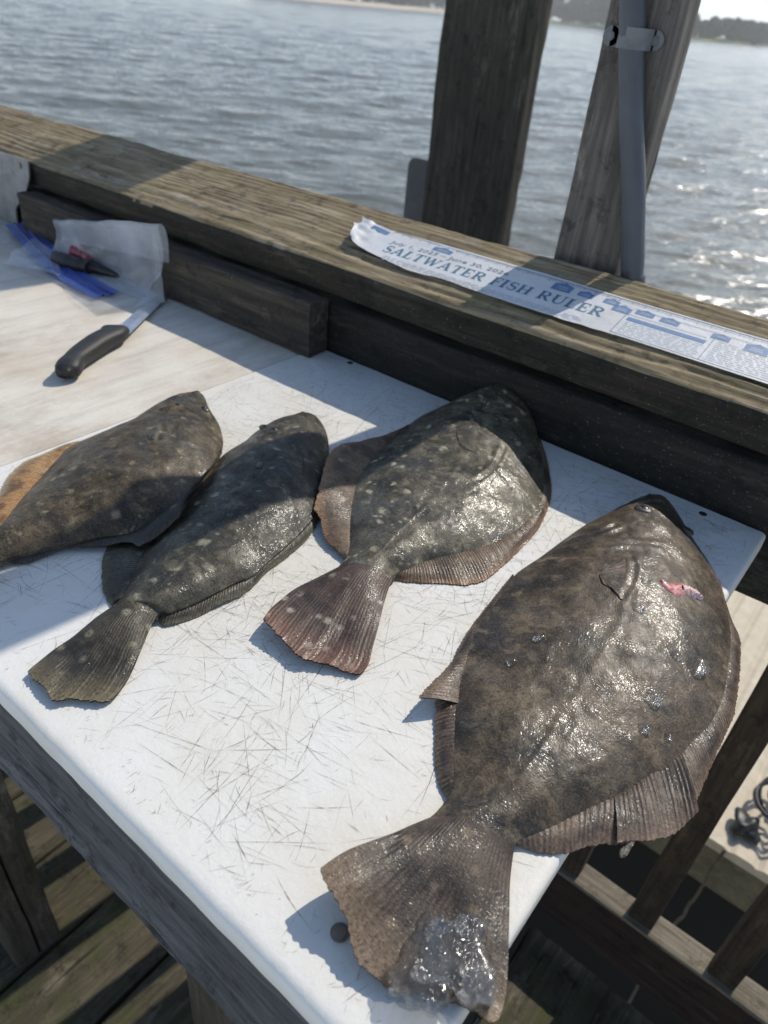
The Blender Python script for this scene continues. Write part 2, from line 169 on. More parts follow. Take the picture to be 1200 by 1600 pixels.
class NT:
    def __init__(s, nt): s.nt = nt
    def n(s, t, **k):
        x = s.nt.nodes.new(t)
        for a, v in k.items(): setattr(x, a, v)
        return x
    def l(s, a, b): s.nt.links.new(a, b)
    def coord(s, scale=(1, 1, 1), rand=True, kind='Object'):
        tc = s.n('ShaderNodeTexCoord'); mp = s.n('ShaderNodeMapping'); mp.inputs['Scale'].default_value = scale
        if rand:
            oi = s.n('ShaderNodeObjectInfo'); mu = s.n('ShaderNodeMath', operation='MULTIPLY'); mu.inputs[1].default_value = 17.0
            s.l(oi.outputs['Random'], mu.inputs[0])
            ad = s.n('ShaderNodeVectorMath', operation='ADD'); s.l(mp.outputs[0], ad.inputs[0]); s.l(mu.outputs[0], ad.inputs[1])
            s.l(tc.outputs[kind], mp.inputs[0]); return ad.outputs[0]
        s.l(tc.outputs[kind], mp.inputs[0]); return mp.outputs[0]
    def noise(s, vec, scale, detail=6, rough=.6, dist=0.0):
        x = s.n('ShaderNodeTexNoise'); x.inputs['Scale'].default_value = scale; x.inputs['Detail'].default_value = detail
        x.inputs['Roughness'].default_value = rough; x.inputs['Distortion'].default_value = dist; s.l(vec, x.inputs['Vector']); return x.outputs['Fac']
    def voro(s, vec, scale, feature='F1', out='Distance', rnd=1.0):
        x = s.n('ShaderNodeTexVoronoi', feature=feature); x.inputs['Scale'].default_value = scale; x.inputs['Randomness'].default_value = rnd
        s.l(vec, x.inputs['Vector']); return x.outputs[out]
    def ramp(s, fac, stops):
        r = s.n('ShaderNodeValToRGB'); el = r.color_ramp.elements
        while len(el) < len(stops): el.new(.5)
        for e, (p, c) in zip(el, stops):
            e.position = p; e.color = (c, c, c, 1) if np.isscalar(c) else (*c, 1)
        s.l(fac, r.inputs[0]); return r.outputs[0]
    def mix(s, fac, a, b, mode='MIX'):
        m = s.n('ShaderNodeMix', data_type='RGBA', blend_type=mode)
        for sock, v in ((m.inputs[0], fac), (m.inputs[6], a), (m.inputs[7], b)):
            if isinstance(v, (int, float)): sock.default_value = v
            elif isinstance(v, tuple): sock.default_value = (*v, 1)
            else: s.l(v, sock)
        return m.outputs[2]
    def math(s, op, a, b=None):
        m = s.n('ShaderNodeMath', operation=op)
        for sock, v in ((m.inputs[0], a), (m.inputs[1], b)):
            if v is None: continue
            if isinstance(v, (int, float)): sock.default_value = v
            else: s.l(v, sock)
        return m.outputs[0]
    def bump(s, h, dist, strength=1.0, prev=None):
        b = s.n('ShaderNodeBump'); b.inputs['Distance'].default_value = dist; b.inputs['Strength'].default_value = strength
        s.l(h, b.inputs['Height'])
        if prev is not None: s.l(prev, b.inputs['Normal'])
        return b.outputs[0]

def wood(name, dark, mid, light, moss=None, moss_amt=.0, axis='X', rough=.85, speck=.25, bump=.0010, grey=0.0, wet=0.0):
    m, nt, b = new_mat(name); s = NT(nt)
    sc = {'X': (.07, 1, 1), 'Y': (1, .07, 1), 'Z': (1, 1, .07)}[axis]
    v = s.coord(sc); vi = s.coord((1, 1, 1))
    warp = s.noise(v, 9, 3)
    vv = s.n('ShaderNodeVectorMath', operation='MULTIPLY_ADD')
    s.l(warp, vv.inputs[0]); vv.inputs[1].default_value = (.05, .05, .05); s.l(v, vv.inputs[2])
    g1 = s.noise(vv.outputs[0], 95, 8, .7); g2 = s.noise(vv.outputs[0], 340, 4, .7); big = s.noise(vi, 7, 5, .6)
    c = s.ramp(g1, [(.28, dark), (.5, mid), (.72, light)])
    c = s.mix(s.ramp(big, [(.3, 0.0), (.7, .55)]), c, tuple(x * .55 for x in mid))
    pale = s.noise(s.coord((.25, 1, 1) if axis == 'X' else (1, 1, .25) if axis == 'Z' else (1, .25, 1)), 26, 8, .75)
    c = s.mix(s.ramp(pale, [(.57, 0.0), (.72, .6)]), c, tuple(min(x * 1.7 + .03, .6) for x in light))
    if moss:
        ms = s.noise(vi, 13, 8, .7)
        c = s.mix(s.ramp(ms, [(.62 - moss_amt, 0.0), (.82 - moss_amt, .8)]), c, moss)
    kn = s.voro(v, 5.2); c = s.mix(s.ramp(kn, [(.035, .85), (.085, 0.0)]), c, tuple(x * .6 for x in dark))
    rot = s.noise(vi, 34, 7, .75); c = s.mix(s.ramp(rot, [(.53, 0.0), (.64, .7)]), c, tuple(x * .75 for x in dark))
    sp = s.noise(vi, 420, 2, .5)
    c = s.mix(s.ramp(sp, [(.66, 0.0), (.74, speck)]), c, (.33, .31, .26))
    crack = s.ramp(s.noise(vv.outputs[0], 60, 2, .4), [(.24, .8), (.31, 0.0)])
    c = s.mix(crack, c, tuple(x * .35 for x in dark))
    s.l(c, b.inputs['Base Color']); b.inputs['Roughness'].default_value = rough
    b.inputs['Specular IOR Level'].default_value = .35 + wet
    n1 = s.bump(g1, bump * 2.2, 1.0); n2 = s.bump(g2, bump * .7, 1.0, n1)
    n3 = s.bump(s.math('SUBTRACT', 1.0, crack), bump * 2, 1.0, n2)
    s.l(n3, b.inputs['Normal'])
    return m

M = {}
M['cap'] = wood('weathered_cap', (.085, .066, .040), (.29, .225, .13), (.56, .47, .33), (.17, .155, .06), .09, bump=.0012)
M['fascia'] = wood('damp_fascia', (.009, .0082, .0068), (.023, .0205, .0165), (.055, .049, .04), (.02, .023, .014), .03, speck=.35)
M['capedge'] = wood('dark_edge', (.011, .010, .0078), (.034, .0295, .022), (.085, .073, .054), (.05, .05, .028), .03, speck=.45)  # darker wood for every face of the cap except its top
M['strip'] = wood('grey_strip', (.018, .016, .013), (.06, .049, .038), (.16, .135, .1), speck=.45)
M['beam'] = wood('silver_beam', (.012, .0122, .0125), (.105, .108, .114), (.215, .22, .228), speck=.12, bump=.0016)
M['postv'] = wood('post_wood', (.048, .043, .038), (.15, .135, .12), (.3, .27, .235), axis='Z', speck=.1)
M['mossy'] = wood('mossy_pile', (.02, .018, .0145), (.062, .054, .043), (.125, .108, .086), (.034, .046, .027), .10, axis='Z', speck=.05)
M['legw'] = wood('leg_wood', (.022, .018, .013), (.07, .058, .043), (.14, .118, .09), (.045, .05, .02), .06, axis='Z', speck=.1)
M['deck'] = wood('deck_wood', (.024, .02, .013), (.076, .064, .041), (.16, .137, .097), (.05, .06, .016), .15, axis='Y', speck=.25)
M['rail2'] = wood('red_rail', (.011, .0068, .005), (.04, .023, .016), (.075, .046, .031), speck=.1)
M['baluster'] = wood('baluster_wood', (.02, .013, .008), (.05, .034, .021), (.095, .068, .038), (.06, .062, .018), .06, axis='Z', speck=.1)
M['railtop'] = wood('rail_pale', (.07, .058, .042), (.2, .17, .125), (.34, .3, .23), (.1, .1, .045), .03, speck=.3)

def plain(name, colr, rough=.5, metal=0.0, bump=0.0, bscale=200, spec=.5, var=.0):
    m, nt, b = new_mat(name); s = NT(nt)
    v = s.coord()
    if var:
        n = s.noise(v, 30, 6, .7)
        c = s.mix(s.ramp(n, [(.35, 0.0), (.68, 1.0)]), tuple(x * (1 - var) for x in colr), tuple(min(1, x * (1 + var)) for x in colr)); s.l(c, b.inputs['Base Color'])
    else: b.inputs['Base Color'].default_value = (*colr, 1)
    b.inputs['Roughness'].default_value = rough; b.inputs['Metallic'].default_value = metal; b.inputs['Specular IOR Level'].default_value = spec
    if bump: s.l(s.bump(s.noise(v, bscale, 4), bump), b.inputs['Normal'])
    return m
M['black'] = plain('black_rubber', (.018, .018, .019), .55, bump=.0002, bscale=900, var=.3)
M['steel'] = plain('knife_steel', (.72, .75, .8), .38, 1.0, bump=.00005, bscale=300, var=.15)
M['galv'] = plain('galvanised', (.22, .225, .23), .6, .35, bump=.0003, bscale=60, var=.3)
M['signback'] = plain('sign_back', (.11, .115, .12), .55, .2, var=.15)
M['conduit'] = plain('grey_pvc', (.06, .068, .082), .5, bump=.0001, bscale=400, var=.12)
M['strap'] = plain('strap_metal', (.13, .14, .15), .6, .1, bump=.0003, bscale=300, var=.25)
M['screw'] = plain('rusty_screw', (.24, .19, .145), .75, .0, bump=.0003, bscale=600, var=.4)
M['hole'] = plain('dark_recess', (.012, .011, .01), .9)
M['redgrip'] = plain('red_grip', (.25, .02, .04), .4, var=.15)
M['jaw'] = plain('plier_steel', (.05, .045, .045), .4, .7, var=.3)
M['tan'] = plain('tan_decking', (.58, .50, .38), .7, bump=.0006, bscale=120, var=.12)
M['tanside'] = plain('dock_side', (.16, .14, .09), .85, bump=.001, bscale=40, var=.3)
M['cable'] = plain('black_cable', (.015, .015, .016), .45)
M['whitebox'] = plain('white_plastic', (.6, .6, .58), .4, var=.1)
M['cordm'] = plain('old_cord', (.12, .1, .075), .9, bump=.001, bscale=500, var=.3)
M['sand'] = plain('beach_sand', (.55, .47, .37), .95, var=.12)
M['marsh'] = plain('marsh_grass', (.17, .19, .06), .9, var=.3)

# cutting boards
def board_mat(name, base, stain, amt, grain=0.0, gloss=.4):
    m, nt, b = new_mat(name); s = NT(nt)
    v = s.coord(rand=False); 
    big = s.noise(v, 5.5, 7, .65); fine = s.noise(v, 160, 6, .75); gr = s.noise(s.coord((1, .12, 1), False), 60, 8, .75)
    c = s.mix(s.ramp(big, [(.42, 0.0), (.75, amt)]), base, stain)
    c = s.mix(s.ramp(fine, [(.55, 0.0), (.8, .16)]), c, tuple(x * .55 for x in stain))
    if grain:
        c = s.mix(s.ramp(gr, [(.45, 0.0), (.8, grain)]), c, tuple(x * .5 for x in stain))
        d2 = s.noise(s.coord((1, .6, 1), False), 7, 8, .75)
        c = s.mix(s.ramp(d2, [(.52, 0.0), (.72, grain * .9)]), c, tuple(x * .42 for x in stain))
    s.l(c, b.inputs['Base Color'])
    s.l(s.ramp(s.noise(v, 40, 5, .7), [(.3, gloss - .12), (.7, gloss + .16)]), b.inputs['Roughness'])
    b.inputs['Specular IOR Level'].default_value = .3
    n = s.bump(s.noise(v, 90, 6, .7), .0006); n = s.bump(s.noise(s.coord((1, .2, 1), False), 700, 3, .6), .00012, 1, n)
    s.l(n, b.inputs['Normal'])
    return m
M['white'] = board_mat('white_poly', (.755, .742, .705), (.60, .52, .36), .5, gloss=.52)
M['beige'] = board_mat('stained_poly', (.715, .67, .59), (.5, .40, .29), .7, .5, .6)

def scratch_mat():
    m, nt, b = new_mat('knife_score'); s = NT(nt)
    at = s.n('ShaderNodeAttribute', attribute_name='tone'); sep = s.n('ShaderNodeSeparateColor'); s.l(at.outputs['Color'], sep.inputs[0])
    c = s.mix(sep.outputs[0], (.17, .125, .075), (.9, .9, .88)); s.l(c, b.inputs['Base Color'])
    vn = s.noise(s.coord(rand=False), 160, 3, .6)
    al = s.math('MULTIPLY', sep.outputs[1], s.ramp(vn, [(.35, .25), (.6, 1.0)])); s.l(al, b.inputs['Alpha'])
    b.inputs['Roughness'].default_value = .7
    return m
M['score'] = scratch_mat()

# fish skin
def fish_col(s, v, dark, mid, light, spots, spot_amt, scale, tint):
    wv = s.n('ShaderNodeVectorMath', operation='MULTIPLY_ADD'); wn_ = s.n('ShaderNodeTexNoise'); wn_.inputs['Scale'].default_value = 40
    s.l(v, wn_.inputs['Vector']); s.l(wn_.outputs['Color'], wv.inputs[0]); wv.inputs[1].default_value = (.022, .022, .022); s.l(v, wv.inputs[2]); w = wv.outputs[0]
    n1 = s.noise(w, 30 * scale, 8, .62); n2 = s.noise(v, 11 * scale, 4, .55); fine = s.noise(v, 620, 4, .8); med = s.noise(w, 150, 6, .7); pat = s.noise(w, 62 * scale, 6, .65)
    c = s.ramp(n1, [(.41, dark), (.5, mid), (.59, light)])
    c = s.mix(s.ramp(n2, [(.40, .0), (.58, .7)]), c, tint)
    c = s.mix(s.ramp(pat, [(.53, 0.0), (.64, .8)]), c, tuple(x * 1.5 for x in light))
    c = s.mix(s.ramp(pat, [(.34, .8), (.46, 0.0)]), c, dark)
    blot = s.voro(w, 20 * scale); c = s.mix(s.math('MULTIPLY', s.ramp(blot, [(.14, .85), (.36, 0.0)]), s.ramp(n1, [(.45, 1.0), (.6, .1)])), c, tuple(x * .8 for x in dark))
    sp = s.voro(w, 55 * scale); c = s.mix(s.math('MULTIPLY', s.ramp(sp, [(.12, spot_amt), (.27, 0.0)]), s.ramp(s.noise(v, 36, 3), [(.44, 0.0), (.52, 1.0)])), c, spots)
    sp2 = s.voro(w, 120 * scale); c = s.mix(s.math('MULTIPLY', s.ramp(sp2, [(.1, spot_amt * .7), (.3, 0.0)]), s.ramp(s.noise(v, 52, 3), [(.5, 0.0), (.58, 1.0)])), c, spots)
    c = s.mix(s.ramp(med, [(.40, .5), (.5, 0.0)]), c, tuple(x * .6 for x in dark))
    c = s.mix(s.ramp(fine, [(.40, .6), (.50, 0.0)]), c, tuple(x * .5 for x in dark))
    c = s.mix(s.ramp(fine, [(.54, 0.0), (.66, .55)]), c, tuple(x * 1.5 for x in light))
    return c, w

def skin_shade(s, b, v, w, gloss, coat, ray=None):
    scl = s.voro(w, 620, rnd=.7)
    h1 = s.bump(s.noise(w, 45, 3, .5), .0010, .6); h2 = s.bump(s.noise(v, 190, 3, .6), .00025, .8, h1); h3 = s.bump(scl, .00022, .7, h2)
    if ray is not None: h3 = s.bump(ray, .00018, .7, h3)
    s.l(h3, b.inputs['Normal'])
    s.l(s.ramp(s.noise(v, 60, 6, .7), [(.38, gloss), (.62, gloss + .2)]), b.inputs['Roughness'])
    b.inputs['Specular IOR Level'].default_value = .36
    cw = s.ramp(s.noise(v, 26, 5, .65), [(.45, coat * .10), (.58, coat)]); s.l(cw, b.inputs['Coat Weight'])
    b.inputs['Coat Roughness'].default_value = .15; b.inputs['Coat IOR'].default_value = 1.45
    k = s.bump(s.noise(v, 40, 3, .5), .0026, .8); k = s.bump(s.noise(v, 230, 3, .55), .0009, 1, k); k = s.bump(scl, .0002, .6, k)
    s.l(k, b.inputs['Coat Normal'])

FP = [dict(dark=(0.0132, 0.0110, 0.0075), mid=(0.0515, 0.0392, 0.0225), light=(0.1030, 0.0791, 0.0456), spots=(0.3230, 0.2580, 0.1454), spot_amt=.7, scale=1.0, tint=(0.0736, 0.0509, 0.0250)),
      dict(dark=(0.0103, 0.0100, 0.0084), mid=(0.0383, 0.0337, 0.0231), light=(0.0920, 0.0812, 0.0549), spots=(0.3610, 0.3410, 0.2394), spot_amt=.8, scale=1.0, tint=(0.0456, 0.0385, 0.0237)),
      dict(dark=(0.0162, 0.0144, 0.0106), mid=(0.0699, 0.0605, 0.0399), light=(0.1472, 0.1273, 0.0824), spots=(0.5225, 0.4700, 0.3163), spot_amt=.95, scale=1.0, tint=(0.0883, 0.0722, 0.0437)),
      dict(dark=(0.0162, 0.0131, 0.0100), mid=(0.0648, 0.0468, 0.0293), light=(0.1288, 0.0963, 0.0599), spots=(0.2660, 0.2119, 0.1368), spot_amt=.4, scale=.8, tint=(0.0920, 0.0633, 0.0399))]
FN = ['flounder_skin_brown', 'flounder_skin_dark', 'flounder_skin_spotted', 'flounder_skin_grey']
def fish_mat(i):
    m, nt, b = new_mat(FN[i]); s = NT(nt); v = s.coord()
    c, w = fish_col(s, v, **FP[i]); s.l(c, b.inputs['Base Color'])
    skin_shade(s, b, v, w, (.46, .44, .40, .42)[i], (.34, .40, .75, .5)[i]); return m
FM = [fish_mat(i) for i in range(4)]

def fin_mat(name, base, ray, edge, spots, nray, alpha=1.0, skin=None, spot_amt=.8):
    soft = .45 if skin is not None else .75
    m, nt, b = new_mat(name); s = NT(nt)
    tc = s.n('ShaderNodeTexCoord'); sep = s.n('ShaderNodeSeparateXYZ'); s.l(tc.outputs['UV'], sep.inputs[0]); v = s.coord()
    jit = s.noise(v, 70, 4, .7); uu = s.math('ADD', sep.outputs[0], s.math('MULTIPLY', jit, .003))
    sw = s.math('SINE', s.math('MULTIPLY', uu, nray * 6.2832)); st = s.math('MULTIPLY_ADD', sw, .5); st.node.inputs[2].default_value = .5
    c = s.mix(s.math('MULTIPLY', s.ramp(st, [(.35, 0.0), (.85, soft)]), s.ramp(s.noise(v, 55, 4, .7), [(.36, .25), (.6, 1.0)])), base, ray)
    n1 = s.noise(v, 52, 6, .6); c = s.mix(s.ramp(n1, [(.47, 0.0), (.56, .85)]), c, tuple(x * .36 for x in base))
    c = s.mix(s.ramp(s.noise(v, 22, 5, .6), [(.48, 0.0), (.64, .6)]), c, ray)
    if skin is not None:
        sk, w = fish_col(s, v, **FP[skin]); f = s.math('ADD', sep.outputs[1], s.math('MULTIPLY', s.math('SUBTRACT', s.noise(v, 60, 5, .7), .5), .9))
        c = s.mix(s.ramp(f, [(.40, 0.0), (1.0, .55)]), sk, c)
    else: w = v
    sp = s.voro(v, 92 if skin is not None else 62); c = s.mix(s.math('MULTIPLY', s.ramp(sp, [(.12, spot_amt), (.28, 0.0)]), s.ramp(s.noise(v, 40, 3), [(.40, 0.0), (.48, 1.0)])), c, spots)
    en = s.math('ADD', sep.outputs[1], s.math('MULTIPLY', s.math('SUBTRACT', n1, .5), .5))
    c = s.mix(s.ramp(en, [(.72, 0.0), (1.0, .75)]), c, edge)
    fine = s.noise(v, 480, 4, .8); c = s.mix(s.ramp(fine, [(.38, .7), (.54, 0.0)]), c, tuple(x * .4 for x in base))
    s.l(c, b.inputs['Base Color'])
    if alpha < 1: s.l(s.ramp(sep.outputs[1], [(.3, 1.0), (1.0, alpha)]), b.inputs['Alpha'])
    skin_shade(s, b, v, w, .42, .26, st); return m
FINM = [fin_mat('fin_brown_dark', (.034, .029, .024), (.065, .054, .04), (.09, .075, .055), (.2, .17, .12), 480),
        fin_mat('fin_olive', (.06, .053, .04), (.16, .14, .098), (.22, .19, .115), (.22, .2, .15), 480, .85),
        fin_mat('fin_rust', (.11, .07, .045), (.28, .2, .125), (.36, .2, .105), (.32, .26, .18), 430),
        fin_mat('fin_mauve', (.07, .048, .036), (.25, .178, .122), (.22, .145, .095), (.2, .15, .11), 330)]
TAILM = [fin_mat('tail_brown', (.04, .034, .027), (.085, .072, .052), (.17, .14, .09), (.2, .17, .12), 720, 1, 0),
         fin_mat('tail_olive', (.042, .036, .026), (.10, .088, .06), (.19, .16, .095), (.26, .23, .16), 800, 1, 1),
         fin_mat('tail_rust', (.042, .028, .022), (.10, .068, .05), (.17, .085, .055), (.40, .34, .27), 720, 1, 2),
         fin_mat('tail_mauve', (.042, .029, .019), (.10, .070, .042), (.24, .17, .09), (.2, .15, .1), 600, 1, 3, .4)]
FIN_BACKLIT = fin_mat('fin_backlit_orange', (.38, .2, .085), (.66, .42, .17), (.8, .62, .33), (.4, .3, .2), 480, .6)  # sun shining through the fin is painted into these bright orange colours
TAILM = [fin_mat('tail_brown', (.05, .042, .034), (.1, .085, .065), (.2, .16, .1), (.2, .17, .12), 360),
         fin_mat('tail_olive', (.05, .042, .03), (.13, .11, .08), (.22, .18, .1), (.28, .25, .17), 380),
         fin_mat('tail_rust', (.06, .038, .03), (.135, .085, .065), (.22, .1, .065), (.42, .36, .3), 340),
         fin_mat('tail_mauve', (.062, .045, .034), (.125, .092, .068), (.27, .19, .12), (.2, .15, .1), 260)]
def flesh(name, c1, c2):
    m, nt, b = new_mat(name); s = NT(nt); v = s.coord()
    s.l(s.ramp(s.noise(v, 140, 5, .7), [(.35, c1), (.62, c2)]), b.inputs['Base Color'])
    b.inputs['Roughness'].default_value = .38; b.inputs['Coat Weight'].default_value = .25; s.l(s.bump(s.noise(v, 300, 4), .0006), b.inputs['Normal']); return m
M['wound'] = flesh('raw_flesh', (.42, .05, .06), (.62, .34, .33))
M['flap'] = flesh('skin_flap', (.6, .34, .31), (.72, .5, .46))
M['eye'] = plain('fish_eye', (.014, .014, .014), .3)
M['eyering'] = flesh('eye_ring', (.03, .027, .022), (.075, .065, .05))

def ice_mat():
    m, nt, b = new_mat('melting_ice'); s = NT(nt); v = s.coord()
    b.inputs['Base Color'].default_value = (.93, .95, .96, 1); b.inputs['Roughness'].default_value = .09; b.inputs['IOR'].default_value = 1.31; b.inputs['Specular IOR Level'].default_value = .9; b.inputs['Coat Weight'].default_value = 1.0; b.inputs['Coat Roughness'].default_value = .1
    b.inputs['Transmission Weight'].default_value = .97; b.inputs['Alpha'].default_value = .52
    s.l(s.bump(s.noise(v, 120, 3, .55), .0032), b.inputs['Normal']); return m
M['ice'] = ice_mat()

def film(name, colr, alpha, rough=.16):
    m, nt, b = new_mat(name); s = NT(nt); v = s.coord()
    b.inputs['Base Color'].default_value = (*colr, 1); b.inputs['Roughness'].default_value = rough
    n = s.noise(v, 9, 2, .5); s.l(s.ramp(n, [(.3, alpha * .75), (.7, min(1, alpha * 1.3))]), b.inputs['Alpha'])
    s.l(s.bump(s.noise(v, 22, 2, .5), .006), b.inputs['Normal'])
    tr = s.n('ShaderNodeBsdfTranslucent'); tr.inputs[0].default_value = (*colr, 1)
    return m
M['film'] = film('clear_bag_film', (.75, .8, .88), .15); M['film2'] = film('cloudy_bag_film', (.8, .85, .93), .27)
M['zip'] = film('blue_zip', (.07, .14, .46), .93, .35); M['zip2'] = film('blue_zip_ridge', (.012, .03, .28), 1.0, .35)

# printed sticker
def paper_mat():
    m, nt, b = new_mat('sticker_vinyl'); s = NT(nt); v = s.coord()
    c = s.mix(s.ramp(s.noise(v, 22, 7, .7), [(.4, 0.0), (.75, .5)]), (.66, .67, .69), (.45, .44, .41))
    c = s.mix(s.ramp(s.noise(v, 260, 5, .7), [(.58, 0.0), (.74, .55)]), c, (.28, .28, .27)); s.l(c, b.inputs['Base Color'])
    b.inputs['Roughness'].default_value = .5; s.l(s.bump(s.noise(v, 150, 5, .6), .0005), b.inputs['Normal']); return m
M['sticker'] = paper_mat()
def ink(name, c):
    m, nt, b = new_mat(name); s = NT(nt); v = s.coord()
    s.l(s.mix(s.ramp(s.noise(v, 500, 5, .75), [(.55, 0.0), (.75, .6)]), c, (.6, .62, .65)), b.inputs['Base Color']); b.inputs['Roughness'].default_value = .55; return m
M['ink_teal'] = ink('ink_teal', (.06, .16, .25)); M['ink_blue'] = ink('ink_blue', (.10, .2, .38)); M['ink_dark'] = ink('ink_dark', (.07, .11, .16)); M['ink_grey'] = ink('ink_grey', (.44, .46, .5))

def water_mat():
    m, nt, b = new_mat('river_water'); s = NT(nt)
    v = s.coord((1, 1, 1), False)
    n = s.noise(v, .05, 4)
    s.l(s.ramp(n, [(.35, (.14, .145, .118)), (.65, (.165, .168, .138))]), b.inputs['Base Color'])
    b.inputs['Roughness'].default_value = .24; b.inputs['IOR'].default_value = 1.333
    b.inputs['Coat Weight'].default_value = 1.0; b.inputs['Coat Roughness'].default_value = .12; b.inputs['Coat IOR'].default_value = 1.333
    # ripples run along the shore: rotate the noise space so that crests lie across the wind
    mp = s.n('ShaderNodeMapping'); mp.vector_type = 'TEXTURE'; mp.inputs['Rotation'].default_value = (0, 0, .62); mp.inputs['Scale'].default_value = (3.0, 1, 1); s.l(v, mp.inputs[0]); va = mp.outputs[0]
    h = s.bump(s.noise(va, 2.6, 3, .5, .3), .12, 1); h2 = s.bump(s.noise(va, 8, 3, .5, .3), .035, 1, h); s.l(h2, b.inputs['Normal'])
    k = s.bump(s.noise(va, 9, 3, .55, .3), .16, 1, h); k = s.bump(s.noise(v, 22, 2, .5), .05, 1, k); s.l(k, b.inputs['Coat Normal'])
    return m
M['water'] = water_mat()
def leaf_mat(name, a, c):
    m, nt, b = new_mat(name); s = NT(nt); v = s.coord(rand=False)
    s.l(s.ramp(s.noise(v, .35, 5, .6), [(.35, a), (.65, c)]), b.inputs['Base Color']); b.inputs['Roughness'].default_value = .8; return m
M['leaf'] = leaf_mat('far_foliage', (.045, .068, .028), (.08, .11, .046))

# ------------------------------------------------------------------ setting: water and far shore
WZ = -2.6
def build_water():
    ys = [-4.0]
    while ys[-1] < 900: ys.append(ys[-1] + max(.035, .0055 * (abs(ys[-1]) + 2.0)))
    ys = np.array(ys); ny = len(ys); nx = 540
    dirs = []
    for k in range(54):
        lam = .11 * (1.095 ** k) if k < 44 else rng.uniform(.5, 3)
        ang = rng.normal(-.95, .27); amp = .0098 * lam ** .85 * rng.uniform(.4, 1.2) * (1.5 if .35 < lam < 1.1 else .6)
        dirs.append((2 * math.pi / lam, ang, min(amp, .022), rng.uniform(0, 6.28), lam))
    u = np.linspace(-1, 1, nx); u = np.sign(u) * np.abs(u) ** 1.15
    Y = np.repeat(ys[:, None], nx, 1); half = 5 + (np.maximum(Y, 0)) * 1.55
    X = -.62 * np.maximum(Y, 0) + u[None, :] * half
    Z = np.zeros_like(X); sp = np.gradient(ys)[:, None]; spx = half / nx * 2
    for k, a, A, ph, lam in dirs:
        fade = np.clip((lam / np.maximum(sp, spx * .6) - 2.0) / 1.5, 0, 1)
        w = np.sin(k * (X * math.cos(a) + Y * math.sin(a)) + ph + .7 * np.sin(.23 * X + ph) + .5 * np.sin(.31 * Y))
        Z += A * fade * (1 - 2 * np.abs(w) ** 1.3 * .55) if k > 6 else A * fade * w
    V = np.stack([X.ravel(), Y.ravel(), (Z + WZ).ravel()], 1)
    q = np.arange(ny * nx).reshape(ny, nx)
    F = np.stack([q[:-1, :-1], q[:-1, 1:], q[1:, 1:], q[1:, :-1]], -1).reshape(-1, 4)
    o = put('water', V, F.tolist(), M['water']); o['kind'] = 'structure'
build_water()

SHORE = [(-420, 150), (-340, 235), (-277, 281), (-265, 329), (-275, 375), (-256, 410), (-230, 434), (-190, 415), (-150, 380), (-123, 356), (-115, 400), (-124, 477), (-60, 560), (60, 650), (220, 700)]
def strip(name, pts, offs, zs, mat):
    P = resample([(x, y, 0) for x, y in pts], 160); V = []
    for i, p in enumerate(P):
        d = Vector((p[0], p[1], 0)).normalized()
        j = 5 * nz(i * .21, 3.3) + 2 * nz(i * .9, 1.1)
        for o_, z in zip(offs, zs): V.append((p[0] + d.x * (o_ + j), p[1] + d.y * (o_ + j), z + (0 if z < -2.65 else .12 * nz(i * .7, o_))))
    o = put(name, V, grid_faces(len(P), len(offs)), mat); o['kind'] = 'structure'; return o
strip('sandy_beach', SHORE[:6], (0, 4, 14, 30, 60), (WZ - .25, WZ + .35, WZ + 1.1, WZ + 1.6, WZ + 1.9), M['sand'])
strip('marsh_bank', SHORE[3:], (9, 12, 25, 60, 160), (WZ - .2, WZ + .55, WZ + .9, WZ + 1.2, WZ + 1.5), M['marsh'])

def build_trees():
    V = []; F = []
    P = resample([(x, y, 0) for x, y in SHORE], 150)
    for i, p in enumerate(P):
        if i < 26: continue
        d = Vector((p[0], p[1], 0)).normalized(); t = i / len(P)
        hh = 27 if p[0] < -150 else 8.5
        if i < 60: hh = 18
        for k in range(6):
            off = rng.uniform(16, 50) + (24 if i < 62 else 0)
            base = Vector((p[0] + d.x * off + rng.uniform(-4, 4), p[1] + d.y * off + rng.uniform(-4, 4), WZ + .9))
            h = hh * rng.uniform(.62, 1.12); r = h * rng.uniform(.24, .36)
            for c in range(6):
                cc = np.array(base) + np.array((rng.uniform(-r, r) * .9, rng.uniform(-r, r) * .9, h * rng.uniform(.18, .86)))
                rr = r * rng.uniform(.4, .7); K = 46
                n = rng.normal(0, 1, (K, 3)); n /= np.linalg.norm(n, axis=1)[:, None]; c0 = cc + n * rr * rng.uniform(.55, 1.05, (K, 1))
                a = rng.normal(0, 1, (K, 3)); a /= np.linalg.norm(a, axis=1)[:, None]; b2 = np.cross(n, a); b2 /= np.linalg.norm(b2, axis=1)[:, None]; s_ = rng.uniform(.5, 1.1, (K, 1))
                n0 = len(V); V += np.stack([c0 + a * s_, c0 - a * s_ * .5 + b2 * s_, c0 - a * s_ * .5 - b2 * s_ * .9], 1).reshape(-1, 3).tolist(); F += [[n0 + 3 * q, n0 + 3 * q + 1, n0 + 3 * q + 2] for q in range(K)]
            n0 = len(V); V += [tuple(base + Vector((-.2, 0, -1))), tuple(base + Vector((.2, 0, -1))), tuple(base + Vector((.08, 0, h * .8)))]; F.append([n0, n0 + 1, n0 + 2])
    o = put('treeline', V, F, M['leaf'], smooth=False)
    tag(o, 'hazy wooded treeline along the far shore beyond the water', 'trees', kind='stuff')
build_trees()

